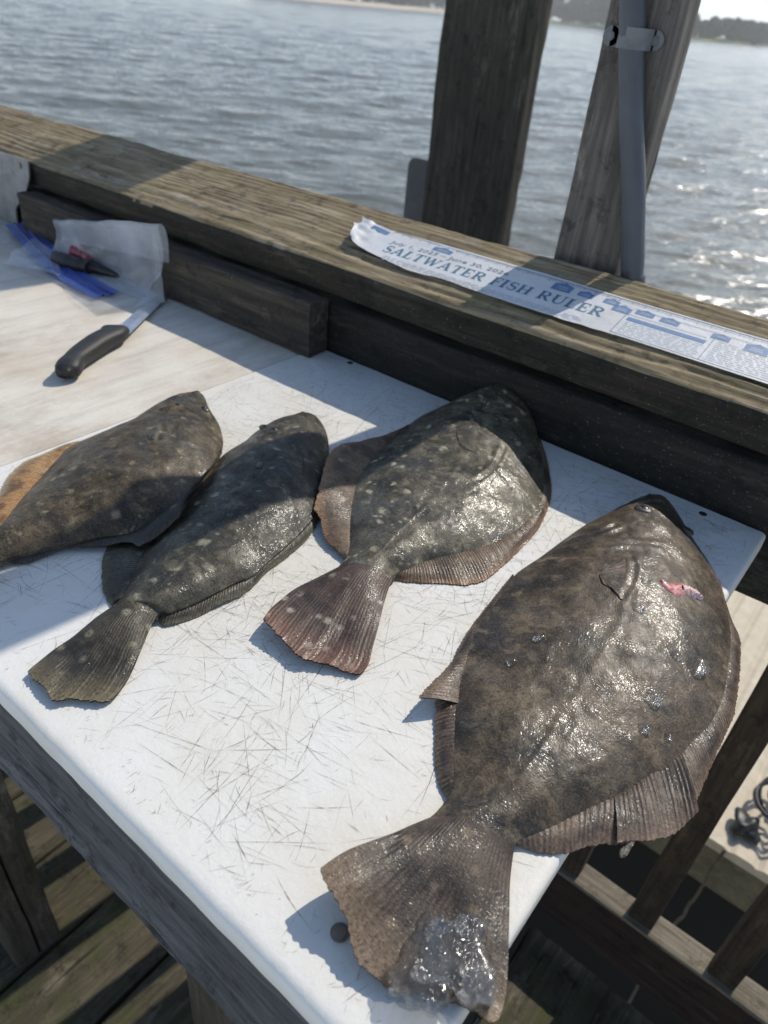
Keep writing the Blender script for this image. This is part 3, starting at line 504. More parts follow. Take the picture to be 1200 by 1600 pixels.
# ------------------------------------------------------------------ dock deck (setting) with single boards
DZ = -0.9
deck = bpy.data.objects.new('dock_deck', None); COL.objects.link(deck); deck.location = (-.4, .1, DZ); deck['kind'] = 'structure'
xb = [-.683 + .1475 * k for k in range(-10, 13)]
for k, x in enumerate(xb):
    y1 = .705 + random.uniform(-.012, .008)
    g = board_geo((x + .0705, -1.3, DZ - .019 + random.uniform(-.002, .002)), (x + .0705, y1, DZ - .019 + random.uniform(-.002, .002)), .141, .038, nx=70, seed=k * 3.1, rough=.0025, edge=.005, ny=16)
    put('deck_board', *g, M['deck'], deck)
for y in (-.9, -.1, .62):
    g = board_geo((-2.2, y, DZ - .115), (1.2, y, DZ - .115), .04, .14, nx=20, seed=y, rough=.002)
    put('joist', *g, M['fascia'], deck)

# ------------------------------------------------------------------ guard rail of the dock
RT = math.atan(.04 / .15); RW = Vector((0, math.cos(RT), math.sin(RT))); RN = Vector((0, -math.sin(RT), math.cos(RT))); R0 = Vector((0, .70, .121))
def rail_pt(x, w, h=0.0): return R0 + Vector((x, 0, 0)) + RW * w + RN * h
rail = thing('dock_railing', (-.4, .76, DZ), 'weathered dock guard rail with sloping plank cap behind the cutting table', 'railing')
CAPT = .046
c0 = rail_pt(-3.2, .0765, -CAPT / 2 - .001); c1 = rail_pt(1.8, .0765, -CAPT / 2 - .001)
V_, F_ = board_geo(c0, c1, .157, CAPT, RN, nx=800, seed=4.2, rough=.0016, ridge=.0014, edge=.006, ny=90, nt=8)
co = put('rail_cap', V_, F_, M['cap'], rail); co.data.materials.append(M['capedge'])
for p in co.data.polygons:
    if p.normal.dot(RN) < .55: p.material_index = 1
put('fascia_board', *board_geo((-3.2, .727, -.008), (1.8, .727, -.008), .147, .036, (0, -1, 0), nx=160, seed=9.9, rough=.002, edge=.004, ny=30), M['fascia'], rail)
put('bottom_rail', *board_geo((-3.2, .760, DZ + .0655), (1.8, .760, DZ + .0655), .131, .04, (0, -1, 0), nx=120, seed=2.2, rough=.0016, ny=16), M['rail2'], rail)
put('rail_lip', *board_geo((-3.2, .762, DZ + .1355), (1.8, .762, DZ + .1355), .046, .008, nx=120, seed=6.6, rough=.0012, ny=8, edge=.002), M['railtop'], rail)
for k in range(-24, 14):
    x = .0415 + .1285 * k
    put('baluster', *board_geo((x, .767, DZ + .141), (x, .767, .085), .040, .036, (0, -1, 0), nx=40, seed=k * 2.3, rough=.0012, ny=8), M['baluster'], rail)

# posts
post = thing('dock_post', (-1.07, 1.74, WZ - .6), 'wide dark mossy plank post standing in the water behind the rail', 'post')
put('timber', *board_geo((-1.0695, 1.738, WZ - .6), (-1.0695, 1.738, 3.2), .256, .058, (0, -1, 0), nx=160, seed=1.3, rough=.004, ny=30, edge=.006), M['mossy'], post)
# sign plate fixed to its left edge
def plate_prism(pts, th, axis=Vector((0, 1, 0))):
    n = len(pts); V = [tuple(p) for p in pts] + [tuple(Vector(p) + axis * th) for p in pts]
    F = [list(range(n))[::-1], list(range(n, 2 * n))] + [[i, (i + 1) % n, (i + 1) % n + n, i + n] for i in range(n)]
    return V, F
pts = []
for cxx, czz, a0 in ((-1.275, .030, 90), (-1.275, -.42, 180)):
    for a in range(0, 91, 15):
        an = math.radians(a0 + a); pts.append((cxx + .026 * math.cos(an), 1.770, czz + .026 * math.sin(an)))
pts += [(-1.0, 1.770, -.446), (-1.0, 1.770, .056)]
sg = thing('sign_plate', (-1.15, 1.771, -.2), 'bare grey back of a round cornered sign plate behind the wide post', 'sign')
put('plate', *plate_prism(pts, .003), M['signback'], sg, smooth=False)
put('bolt', *tube([(-1.16, 1.764, -.05), (-1.16, 1.7755, -.05)], .008, 8), M['screw'], sg, smooth=False)

p2 = thing('dock_post', (-.36, .895, WZ - .6), 'narrow grey timber post against the rail carrying the conduit', 'post')
put('timber', *board_geo((-.3595, .895, WZ - .6), (-.3595, .895, 3.0), .083, .040, (0, -1, 0), nx=200, seed=7.7, rough=.0018, ny=24, edge=.003), M['postv'], p2)

cond = thing('electrical_conduit', (-.30, .86, -.4), 'grey plastic conduit pipe strapped to the narrow post', 'conduit')
cp = resample([(-.405, .8615, .62)] + [tuple(p) for p in D['conduit'][1:]] + [(-.288, .8615, .10), (-.284, .8615, -.5)], 90)
put('pipe', *tube(cp, .0133, 20), M['conduit'], cond)
def strap():
    a = Vector(D['strap'][0]); b = Vector(D['strap'][1]); X = (b - a).normalized(); Zv = Vector((0, 0, 1)); Yv = Vector((0, -1, 0))
    mid = (a + b) / 2; cpx = -.3592; cz = a.z; prof = []
    L = (b - a).length; w = .0095; hump = .0285
    prof.append((0.0, .0)); n = 26
    for i in range(n + 1):
        x = L * i / n; xc = cpx - a.x; d = x - xc; rr = .0165
        y = 0.0
        if abs(d) < rr: y = .0123 + math.sqrt(max(rr ** 2 - d * d, 0)) * .92 - .004
        prof.append((x, max(y, 0.0)))
    V = []
    for x, y in prof:
        for z, o in ((-w, 0), (w, 0), (w, .002), (-w, .002)): V.append(tuple(a + X * x + Yv * (y + o) + Zv * z))
    F = grid_faces(len(prof), 4, True); F += [[0, 1, 2, 3], [len(V) - 4, len(V) - 3, len(V) - 2, len(V) - 1]]
    parts = [(V, F)]
    for c in (a, b): parts.append(tube([c + Yv * 0.0, c + Yv * .002], .0095, 20))
    st = put('pipe_strap', *join(parts), M['strap'], cond, smooth=False)
    for c in (a, b):
        put('screw', *join([tube([c + Yv * .0015, c + Yv * .0036], .0042, 14), tube([c + Yv * .0036, c + Yv * .0042], .0026, 10)]), M['strap'], st, smooth=False)
strap()

# ------------------------------------------------------------------ fish cleaning table
tb = thing('cleaning_table', (-.7, .4, DZ), 'fish cleaning table with white cutting boards on a grey timber frame', 'table')
def rounded_plate(x0, x1, y0, y1, z1, th, rc, bev):
    """board with rounded plan corners rc and rolled top edges; bev = roll radius of the sides x0, y0, x1, y1"""
    V = []; n = 0
    nxs = int((x1 - x0) / .012); nys = int((y1 - y0) / .012)
    def ring(fr, z):
        ax, ay, bx, by = x0 + bev[0] * fr, y0 + bev[1] * fr, x1 - bev[2] * fr, y1 - bev[3] * fr
        pts = []
        cs = ((ax, ay, 1, 1, 180), (bx, ay, -1, 1, 270), (bx, by, -1, -1, 0), (ax, by, 1, -1, 90)); arcs = []
        for k, (px, py, sx, sy, a0) in enumerate(cs):
            r = max(rc[k] - fr * min(bev[k], bev[(k + 1) % 4]), .0004)
            arcs.append([(px + sx * r + r * math.cos(math.radians(a0 + a)), py + sy * r + r * math.sin(math.radians(a0 + a))) for a in range(0, 91, 10)])
        for k in range(4):
            pts += arcs[k]; p = arcs[k][-1]; q = arcs[(k + 1) % 4][0]; m = nxs if k % 2 == 0 else nys
            pts += [(p[0] + (q[0] - p[0]) * i / m, p[1] + (q[1] - p[1]) * i / m) for i in range(1, m)]
        for x, y in pts: 
            w = .0007 * nz(x * 50, y * 50, 2) * (fr < 1.2)
            V.append((x, y + w, z - abs(w) * .4 * (0 < fr < 1.2)))
        return len(pts)
    n = ring(1.7, z1); ring(1.0, z1 - .00004)
    for a in (70, 50, 30, 10):
        an = math.radians(a); b0 = max(bev); ring(1 - math.cos(an), z1 - b0 * (1 - math.sin(an)) * .8)
    ring(0, z1 - th + .003); ring(.3, z1 - th)
    F = []
    for r in range(7):
        for i in range(n): F.append([r * n + i, (r + 1) * n + i, (r + 1) * n + (i + 1) % n, r * n + (i + 1) % n])
    F.append(list(range(7 * n, 8 * n))[::-1])
    c0 = len(V); V.append(((x0 + x1) / 2, (y0 + y1) / 2, z1))
    for i in range(n): F.append([c0, i, (i + 1) % n])
    return V, F
SX = -.6445
wbd = put('cutting_board', *rounded_plate(SX + .001, -.0355, .112, .7065, 0, .021, (.002, .022, .003, .002), (.0012, .0065, .0045, .001)), M['white'], tb)
wbd['label'] = 'white scored cutting board under the flounders'
bbd = put('cutting_board', *rounded_plate(-1.62, SX - .001, .108, .7055, -.0012, .021, (.01, .002, .002, .003), (.004, .004, .0014, .001)), M['beige'], tb)
bbd['label'] = 'older stained beige cutting board under the knife'
put('front_beam', *board_geo((-1.7, .134, -.088), (-.04, .134, -.088), .130, .038, (0, -1, 0), nx=260, seed=5.5, rough=.0028, ridge=.0009, ny=40, edge=.004), M['beam'], tb)
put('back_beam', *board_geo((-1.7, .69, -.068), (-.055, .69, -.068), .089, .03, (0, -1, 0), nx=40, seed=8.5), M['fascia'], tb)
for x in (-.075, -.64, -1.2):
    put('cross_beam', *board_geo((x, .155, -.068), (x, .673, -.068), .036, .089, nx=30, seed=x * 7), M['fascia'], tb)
for y, w_ in ((.119, .033), (.157, .036)):
    put('leg', *board_geo((-.735, y, DZ + .001), (-.735, y, -.155 if y < .13 else -.024), w_, .088, (1, 0, 0), nx=60, seed=y * 31, rough=.002, ny=10), M['legw'], tb)
put('leg', *board_geo((-.24, .172, DZ + .001), (-.24, .172, -.024), .034, .088, (1, 0, 0), nx=60, seed=17, rough=.002, ny=10), M['legw'], tb)

# score marks and knife nicks
def scores():
    V = []; F = []; C_ = []
    def mark(x, y, L, an, wd, tone, al, curve=0.0):
        n = 5; pts = []
        for k in range(n + 1):
            t = k / n - .5; pts.append((x + math.cos(an) * L * t - math.sin(an) * curve * (t * t), y + math.sin(an) * L * t + math.cos(an) * curve * (t * t)))
        for (px, py) in pts:
            if not (-.640 < px < -.044 and .1205 < py < .700): return
        b0 = len(V)
        for k, (px, py) in enumerate(pts):
            w = wd * (0.25 + .75 * math.sin(math.pi * k / n)) * .5
            for sgn in (-1, 1):
                V.append((px - math.sin(an) * w * sgn, py + math.cos(an) * w * sgn, .00035)); C_.append((tone, al * (.4 + .6 * math.sin(math.pi * k / n)), 0, 1))
        for k in range(n): F.append([b0 + 2 * k, b0 + 2 * k + 2, b0 + 2 * k + 3, b0 + 2 * k + 1])
    for i in range(13000):
        x = random.uniform(-.64, -.045); y = random.uniform(.115, .70)
        dens = .55 + .9 * nz(x * 6, y * 6, 3.3); mid = 1.0 if .16 < y < .5 else .45
        if random.random() > dens * mid + .12: continue
        r = random.random()
        an = random.gauss(.35, .35) if r < .35 else random.gauss(1.75, .4) if r < .65 else random.uniform(0, math.pi)
        L = random.choice((.006, .010, .014, .020, .028, .04, .055)) * random.uniform(.6, 1.4)
        mark(x, y, L, an, random.uniform(.00016, .0004), 0 if random.random() < .85 else 1, random.uniform(.4, 1.0), random.gauss(0, .004) * (L > .015))
    for i in range(34):
        mark(random.uniform(-.55, -.08), random.uniform(.16, .6), random.uniform(.06, .14), random.choice((random.gauss(.4, .2), random.gauss(1.7, .3), random.gauss(2.5, .2))), random.uniform(.0003, .0005), 0, random.uniform(.5, .9), random.gauss(0, .006))
    for i in range(160):
        x = random.uniform(-.63, -.05); mark(x, random.uniform(.121, .140), random.uniform(.002, .006), random.gauss(1.2, .5), random.uniform(.0002, .0004), 0, random.uniform(.3, .8), .001)
    for i in range(260):
        mark(random.uniform(-.2, -.06), random.uniform(.6, .70), random.uniform(.01, .05), random.gauss(.1, .25), .0004, 0, random.uniform(.25, .6), random.gauss(0, .008))
    o = put('knife_marks', V, F, M['score'], wbd, smooth=False, col=C_); o['kind'] = 'stuff'
scores()
for i, p in enumerate(D['screws']):
    c = Vector(p)
    if i == 0:
        sc = put('screw', *join([tube([c + Vector((0, 0, -.002)), c + Vector((0, 0, .0008))], .0052, 20), tube([c + Vector((0, 0, .0008)), c + Vector((0, 0, .0014))], .0036, 16)]), M['screw'], wbd, smooth=False)
    else:
        put('screw_hole', *tube([c + Vector((0, 0, -.001)), c + Vector((0, 0, .0003))], .0042, 14), M['hole'], wbd, smooth=False)

# loose 2x4 on edge along the rail
ls = thing('timber_strip', (-.98, .684, 0), 'dark weathered timber strip lying on edge along the rail', 'timber')
put('plank', *board_geo((-1.333, .6845, .0375), (-.626, .6845, .0375), .036, .074, nx=160, seed=3.8, rough=.0018, edge=.003, ny=14, nt=14), M['strip'], ls)
# galvanised bracket at the far left
br = thing('metal_bracket', (-1.38, .69, .07), 'grey sheet metal bracket screwed to the rail at far left', 'bracket')
pts = [(-1.322, .692, .124), (-1.330, .692, .094), (-1.352, .692, .066), (-1.40, .692, .03), (-1.405, .692, .0), (-1.62, .692, .0), (-1.62, .692, .124)]
put('plate', *plate_prism([Vector(p) for p in pts], .003), M['galv'], br, smooth=False)
put('screw', *tube([(-1.352, .6905, .112), (-1.352, .6925, .112)], .005, 12), M['screw'], br, smooth=False)

# ------------------------------------------------------------------ ruler sticker
rl = thing('ruler_sticker', tuple(rail_pt(-.35, .07, .001)), 'worn white saltwater fish ruler sticker on the rail cap', 'sticker')
LIFT = .0022
def sticker_geo():
    top = [(-.6507, .1049), (-.60, .107), (-.5266, .1088), (-.3696, .1105), (-.2535, .108), (.35, .108)]
    bot = [(-.6385, .0577), (-.622, .0475), (-.594, .0433), (-.56, .037), (-.5216, .033), (-.50, .0345), (-.4761, .0385), (-.4112, .0355), (-.3076, .0353), (-.2422, .038), (.35, .035)]
    nx, ny = 320, 16; V = []
    for i in range(nx):
        x = -.652 + 1.0 * i / (nx - 1); t = (x + .652)
        wt = np.interp(x, [p[0] for p in top], [p[1] for p in top]); wb_ = np.interp(x, [p[0] for p in bot], [p[1] for p in bot])
        if x < -.6385: wb_ = np.interp(x, [-.652, -.6385], [.085, .0577])
        wb_ += .0012 * nz(x * 60, 1.0) * (x < -.25); 
        for j in range(ny):
            w = wb_ + (wt - wb_) * j / (ny - 1)
            cr = max(0, 1 - t / .055); h = LIFT + cr ** 1.5 * (.007 + .007 * nz(x * 90, w * 90, 2)) + .0016 * max(0, 1 - t / .16) * nz(x * 40, w * 50, 4)
            h += .003 * max(0, 1 - t / .2) * (1 - j / (ny - 1)) ** 3
            V.append(tuple(rail_pt(x + cr * .004 * nz(w * 150, 7), w, max(h, .0014))))
    return V, [f[::-1] for f in grid_faces(nx, ny)]
stv = sticker_geo(); put('sheet', [tuple(p) for p in stv[0]], stv[1], M['sticker'], rl)
stick_bvh = BVHTree.FromPolygons([Vector(v) for v in stv[0]], stv[1])
_zc = [0]
def on_sticker(x, w, extra=0.0):
    p = rail_pt(x, w, .05); h = stick_bvh.ray_cast(p, -RN, .2)
    return (h[0] if h[0] else rail_pt(x, w, LIFT)) + RN * (.00025 + extra)
class Print:
    def __init__(s): s.V = []; s.F = []; s.k = 0
    def quad(s, pts):
        e = (s.k % 12) * .000012; s.k += 1; n = len(s.V)
        s.V += [tuple(on_sticker(x, w, e)) for x, w in pts]; s.F.append(list(range(n, n + len(pts))))
    def seg(s, a, b, w0, w1=None):
        w1 = w0 if w1 is None else w1; d = np.array(b) - np.array(a); L = np.linalg.norm(d) + 1e-9; nn = np.array((-d[1], d[0])) / L
        a = np.array(a); b = np.array(b); s.quad([a + nn * w0 / 2, a - nn * w0 / 2, b - nn * w1 / 2, b + nn * w1 / 2])
    def rect(s, x0, y0, x1, y1): s.quad([(x0, y0), (x1, y0), (x1, y1), (x0, y1)])
    def build(s, name, mat): return put(name, s.V, s.F, mat, rl, smooth=False)
# serif capitals, drawn as strokes: (points, widths) in a unit box of cap height 1
TK, TN, SF = .19, .075, .07
def arc(cx_, cy_, rx, ry, a0, a1, n=9): return [(cx_ + rx * math.cos(math.radians(a0 + (a1 - a0) * i / n)), cy_ + ry * math.sin(math.radians(a0 + (a1 - a0) * i / n))) for i in range(n + 1)]
GL = {
 'S': (.62, [(arc(.31, .73, .22, .24, 30, 270, 10) + arc(.31, .26, .24, .25, 90, -150, 10), [.06] * 3 + [.13] * 5 + [.17] * 7 + [.12] * 4 + [.06] * 3), ([(.52, .70), (.52, .98)], .05), ([(.08, .02), (.08, .30)], .05)]),
 'A': (.86, [([(.12, 0), (.43, 1)], TN), ([(.43, 1), (.74, 0)], TK), ([(.24, .33), (.60, .33)], TN), ([(0, .02), (.26, .02)], SF), ([(.56, .02), (.88, .02)], SF)]),
 'L': (.66, [([(.18, 0), (.18, 1)], TK), ([(.02, .02), (.6, .02)], SF), ([(.02, .98), (.36, .98)], SF), ([(.6, 0), (.6, .28)], .06)]),
 'T': (.76, [([(.38, 0), (.38, 1)], TK), ([(.04, .97), (.72, .97)], SF), ([(.22, .02), (.54, .02)], SF), ([(.05, 1), (.05, .74)], .06), ([(.71, 1), (.71, .74)], .06)]),
 'W': (1.15, [([(.12, 1), (.36, 0)], TK), ([(.36, 0), (.57, 1)], TN), ([(.57, 1), (.80, 0)], TK), ([(.80, 0), (1.03, 1)], TN), ([(.0, .98), (.26, .98)], SF), ([(.45, .98), (.68, .98)], SF), ([(.92, .98), (1.15, .98)], SF)]),
 'E': (.70, [([(.18, 0), (.18, 1)], TK), ([(.02, .02), (.62, .02)], SF), ([(.02, .98), (.6, .98)], SF), ([(.18, .5), (.46, .5)], SF), ([(.62, 0), (.62, .27)], .06), ([(.6, 1), (.6, .75)], .06), ([(.47, .38), (.47, .62)], .05)]),
 'R': (.82, [([(.18, 0), (.18, 1)], TK), ([(.02, .98), (.42, .98)], SF), ([(.02, .02), (.36, .02)], SF), (arc(.38, .74, .24, .24, 90, -90, 9), [.07, .1, .14, .17, .18, .18, .17, .13, .09, .07]), ([(.18, .5), (.4, .5)], SF), ([(.36, .5), (.70, 0)], TK * .9), ([(.62, .02), (.84, .02)], SF)]),
 'F': (.64, [([(.18, 0), (.18, 1)], TK), ([(.02, .98), (.6, .98)], SF), ([(.02, .02), (.36, .02)], SF), ([(.18, .5), (.46, .5)], SF), ([(.6, 1), (.6, .73)], .06), ([(.47, .37), (.47, .63)], .05)]),
 'I': (.40, [([(.19, 0), (.19, 1)], TK), ([(.02, .98), (.36, .98)], SF), ([(.02, .02), (.36, .02)], SF)]),
 'H': (.88, [([(.18, 0), (.18, 1)], TK), ([(.68, 0), (.68, 1)], TK), ([(.18, .5), (.68, .5)], SF), ([(.02, .98), (.34, .98)], SF), ([(.02, .02), (.34, .02)], SF), ([(.52, .98), (.84, .98)], SF), ([(.52, .02), (.84, .02)], SF)]),
 'U': (.86, [([(.18, 1), (.18, .32)] , TK), (arc(.44, .32, .26, .30, 180, 360, 9), [TK, .17, .14, .11, .09, .08, .075, .07, .07, .07]), ([(.70, .32), (.70, 1)], TN), ([(.02, .98), (.36, .98)], SF), ([(.58, .98), (.84, .98)], SF)]),
 ' ': (.34, []),
}
def serif_text(pr, text, x0, x1, w0, w1, cap):
    tot = sum(GL[c][0] + .07 for c in text); k = (x1 - x0) / tot; x = x0
    for c in text:
        adv, st = GL[c]
        for pts, wd in st:
            for i in range(len(pts) - 1):
                f = lambda p: (x + p[0] * k, np.interp(x + p[0] * k, [x0, x1], [w0, w1]) + p[1] * cap)
                wa = wd if np.isscalar(wd) else wd[min(i, len(wd) - 1)]; wb_ = wd if np.isscalar(wd) else wd[min(i + 1, len(wd) - 1)]
                pr.seg(f(pts[i]), f(pts[i + 1]), wa * (k + cap) / 2, wb_ * (k + cap) / 2)
        x += (adv + .07) * k
pr = Print(); serif_text(pr, 'SALTWATER FISH RULER', -.583, -.2775, .0545, .0600, .0175); pr.build('title_lettering', M['ink_teal'])
# date line from the built-in face
def font_line(txt, x0, x1, w0, w1, h):
    cu = bpy.data.curves.new('date_curve', 'FONT'); cu.body = txt; cu.size = 1; cu.resolution_u = 2
    to = bpy.data.objects.new('date_curve', cu); COL.objects.link(to); bpy.context.view_layer.update()
    me = bpy.data.meshes.new_from_object(to.evaluated_get(bpy.context.evaluated_depsgraph_get()))
    bpy.data.objects.remove(to); bpy.data.curves.remove(cu)
    vs = np.array([v.co[:] for v in me.vertices]); mx = vs[:, 0].max(); V = []
    for p in vs:
        x = x0 + (x1 - x0) * p[0] / mx; V.append(tuple(on_sticker(x, np.interp(x, [x0, x1], [w0, w1]) + p[1] * h)))
    F = [list(p.vertices) for p in me.polygons]; bpy.data.meshes.remove(me)
    put('date_lettering', V, F, M['ink_dark'], rl, smooth=False)
font_line('July 1, 2025 \u2013 June 30, 2026', -.586, -.412, .0775, .0835, .0110)
# icons, boxes, tables and fine print
pb = Print(); pl = Print(); pg = Print()
def icon(x, w, a, h):     # a little badge with a pitched top
    a *= .9; h *= 1.15; pb = Print(); pb.quad([(x - a, w), (x + a, w), (x + a, w + h * .72), (x + a * .6, w + h * .76), (x, w + h), (x - a * .6, w + h * .76), (x - a, w + h * .72)])
    pg.rect(x - a * .6, w + h * .22, x + a * .6, w + h * .30); pg.rect(x - a * .5, w + h * .42, x + a * .5, w + h * .50); pb.build('badge', M['ink_blue'])
icon(-.343, .0845, .0135, .017); icon(-.313, .0868, .0105, .0115); icon(-.282, .0880, .010, .011)
icon(-.266, .0790, .0115, .0135); icon(-.241, .0850, .0115, .010); icon(-.213, .0842, .0115, .0105); icon(-.158, .0830, .0105, .010); icon(-.121, .0785, .013, .015); icon(-.03, .08, .013, .015)
icon(-.515, .0905, .016, .0105); 
for q in ((-.632, .092, -.604, .101), (-.2535, .0690, -.168, .0755)):
    p_ = Print(); p_.rect(*q); p_.build('blue_bar', M['ink_blue'])
pl.rect(-.60, .1045, .34, .1058); pl.rect(-.5, .1015, .34, .1019); pl.rect(-.258, .0405, .34, .0411); pl.rect(-.258, .0800, -.17, .0804); pl.rect(-.258, .0405, -.2574, .080); pl.rect(-.163, .0405, -.1624, .085); pl.rect(-.05, .0405, -.0494, .085); pl.rect(-.255, .093, .34, .0935)
for i in range(64): x = -.60 + i * .0147; pl.rect(x, .1000 if i % 2 else .0985, x + .0005, .1045)
for r in range(4):
    x = -.57
    while x < -.30:
        L = random.uniform(.004, .012); pg.rect(x, .0455 - r * .0026 + .001 * (x + .57) * 4, x + L, .0463 - r * .0026 + .001 * (x + .57) * 4); x += L + random.uniform(.0015, .004)
for (xa, xb_) in ((-.252, -.167), (-.158, -.054), (-.045, .3)):
    for r in range(7 if xa < -.2 else 11):
        x = xa; w = .0655 - r * .0035 if xa < -.2 else .0795 - r * .0035
        while x < xb_ - .004:
            L = random.uniform(.003, .011); pg.rect(x, w, min(x + L, xb_), w + .0007); x += L + random.uniform(.0012, .003)
        if random.random() < .3: continue
pl.build('rule_lines', M['ink_dark'])['kind'] = 'stuff'; pg.build('fine_print', M['ink_grey'])['kind'] = 'stuff'

# ------------------------------------------------------------------ flounders
LAB = ['brown flounder furthest left with an orange lit fin, lying on the fish beside it',
       'dark flounder second from left crossed by the post shadow',
       'pale spotted flounder with its head against the rail and rusty fins',
       'largest flounder, grey brown with a pink wound and ice on its tail']
BODY = []
def build_fish(idx, fd):
    NU, NV = 170, 90
    L = resample(fd['L'], NU); Rr = resample(fd['R'], NU); T = fd['T']
    u = np.linspace(0, 1, NU); v = np.linspace(-1, 1, NV)
    Tu = T * np.interp(u, [0, .04, .15, .38, .6, .82, .93, 1], [.34, .58, .88, 1.08, .95, .66, .52, .42])
    wid = np.linalg.norm(L - Rr, axis=1)
    cen = resample((L + Rr) / 2, NU)
    mid = len(u) // 2
    base = Vector(((L[mid] + Rr[mid]) / 2).tolist()); base.z = .0
    root = thing('flounder', base, LAB[idx], 'fish', 'flounders on the cutting board')
    cre = [resample(c, 30)[:, :2] for c in fd['creases']]
    V = np.zeros((NU, NV, 3))
    for i in range(NU):
        for j in range(NV):
            t = (v[j] + 1) / 2; p = L[i] * (1 - t) + Rr[i] * t
            q = abs(v[j]); prof = max(0, 1 - q ** 2.3) ** 1.05
            z = p[2] + min(Tu[i], wid[i] * .35) * prof
            env = min(1, prof * 1.6) * min(1, (1 - u[i]) * 9)
            z += env * (.0016 * nz(p[0] * 18, p[1] * 18, idx * 5) + .0011 * nz(p[0] * 55, p[1] * 55, idx) + .00045 * nz(p[0] * 170, p[1] * 170, idx))
            z += env * .0005 * math.exp(-((v[j] - .05) / .04) ** 2) * min(max((u[i] - .3) * 6, 0), 1)      # lateral line
            V[i, j] = (p[0], p[1], z)
    for c in cre:
        for q in c:
            d = np.hypot(V[:, :, 0] - q[0], V[:, :, 1] - q[1]); V[:, :, 2] -= .0006 * np.exp(-(d / .0019) ** 2)
            V[:, :, 2] += .00022 * np.exp(-((d - .0055) / .003) ** 2)
    top = V.reshape(-1, 3).tolist(); F = grid_faces(NU, NV)
    # orientation: make the upper face look up
    a, b_, c_ = (Vector(top[k]) for k in F[len(F) // 2 + 40][:3])
    if (b_ - a).cross(c_ - a).z < 0: F = [f[::-1] for f in F]; flip = True
    else: flip = False
    bvh = BVHTree.FromPolygons([Vector(p) for p in top], F)
    # belly: skirt below the rim and a flat underside
    n0 = len(top); rim = [(i, 0) for i in range(NU)] + [(NU - 1, j) for j in range(1, NV)] + [(i, NV - 1) for i in range(NU - 2, -1, -1)] + [(0, j) for j in range(NV - 2, 0, -1)]
    cent = V.reshape(-1, 3).mean(0)
    for i, j in rim:
        p = V[i, j]; low = max(.0012, p[2] - .006); top.append([p[0] + (cent[0] - p[0]) * .012, p[1] + (cent[1] - p[1]) * .012, low])
    m = len(rim); r0_ = len(top)
    for i, j in rim: top.append(list(V[i, j]))
    for k in range(m):
        a = r0_ + k; b2 = r0_ + (k + 1) % m
        f = [a, b2, n0 + (k + 1) % m, n0 + k]; F.append(f if flip else f[::-1])
    for i in range(NU - 1):       # underside strips from left rim to right rim
        l0 = n0 + i; l1 = n0 + i + 1; r0 = n0 + (NU - 1) + (NV - 1) + (NU - 1 - i); r1 = r0 - 1
        if r0 < n0 + m + 1: F.append([l0, l1, r1 if r1 < n0 + m else n0, r0 if r0 < n0 + m else n0])
    body = put('body', top, F, FM[idx], root)
    # tail: Coons patch with a scaly root and ray ridges
    NA, NB = 120, 46
    A = resample([fd['L'][-1], tuple((np.array(fd['L'][-1]) + np.array(fd['R'][-1])) / 2), fd['R'][-1]], NA); Bc = resample(fd['te'], NA)
    Lc = resample(fd['tl'], NB); Rc = resample(fd['tr'], NB); 
    for q_, a_0 in ((Lc, A[0]), (Rc, A[-1])):
        tq = np.linspace(0, 1, NB)[:, None]; q_ += (a_0 - q_[0]) * (1 - tq) ** 2 * (1 + 2 * tq)
    ss = np.linspace(0, 1, NA); tt = np.linspace(0, 1, NB); W = np.zeros((NB, NA, 3)); UV = np.zeros((NB, NA, 2)); wtail = np.linalg.norm(Bc[0] - Bc[-1])
    hp = min(Tu[-1], wid[-1] * .35)
    for b in range(NB):
        for a in range(NA):
            s, t = ss[a], tt[b]
            p = (1 - t) * A[a] + t * Bc[a] + (1 - s) * Lc[b] + s * Rc[b] - ((1 - s) * (1 - t) * A[0] + s * (1 - t) * A[-1] + (1 - s) * t * Bc[0] + s * t * Bc[-1])
            q = abs(2 * s - 1); prof = max(0, 1 - q ** 2.3) ** 1.05
            ray = math.sin(s * wtail * FRAY[idx] * 2 * math.pi)
            jag = .0007 * (.5 * ray + 1.6 * nz(s * 23, idx) + .8 * nz(s * 90, idx)) * max(0, (t - .85) / .15) * (1 if 0 < a < NA - 1 else 0)
            d = (Bc[a] - A[a]); d = d / (np.linalg.norm(d) + 1e-9); p = p + d * jag
            z = p[2] + hp * prof * (1 - min(t / .75, 1)) ** 2 * (1 + 2 * min(t / .75, 1)) + .0010 * (1 - q ** 6) * min(1, t * 5) + .00013 * ray * max(0, t - .35) + .0022 * t * nz(s * 5, t * 3, idx * 3) + .0006 * t * nz(s * 17, t * 4, idx) 
            W[b, a] = (p[0], p[1], max(z, .0016) if p[0] < -.04 else z); UV[b, a] = (s * wtail, t)
    Wt = W.reshape(-1, 3); F2 = grid_faces(NB, NA); n = len(Wt)
    low = Wt.copy(); low[:, 2] -= .0012
    a, b_, c_ = (Vector(Wt[k]) for k in F2[len(F2) // 2][:3])
    if (b_ - a).cross(c_ - a).z < 0: F2 = [f[::-1] for f in F2]
    tv = np.vstack([Wt, low]); tf = F2 + [[k + n for k in f[::-1]] for f in F2]
    put('tail_fin', tv, tf, TAILM[idx], root, uv=np.vstack([UV.reshape(-1, 2)] * 2))
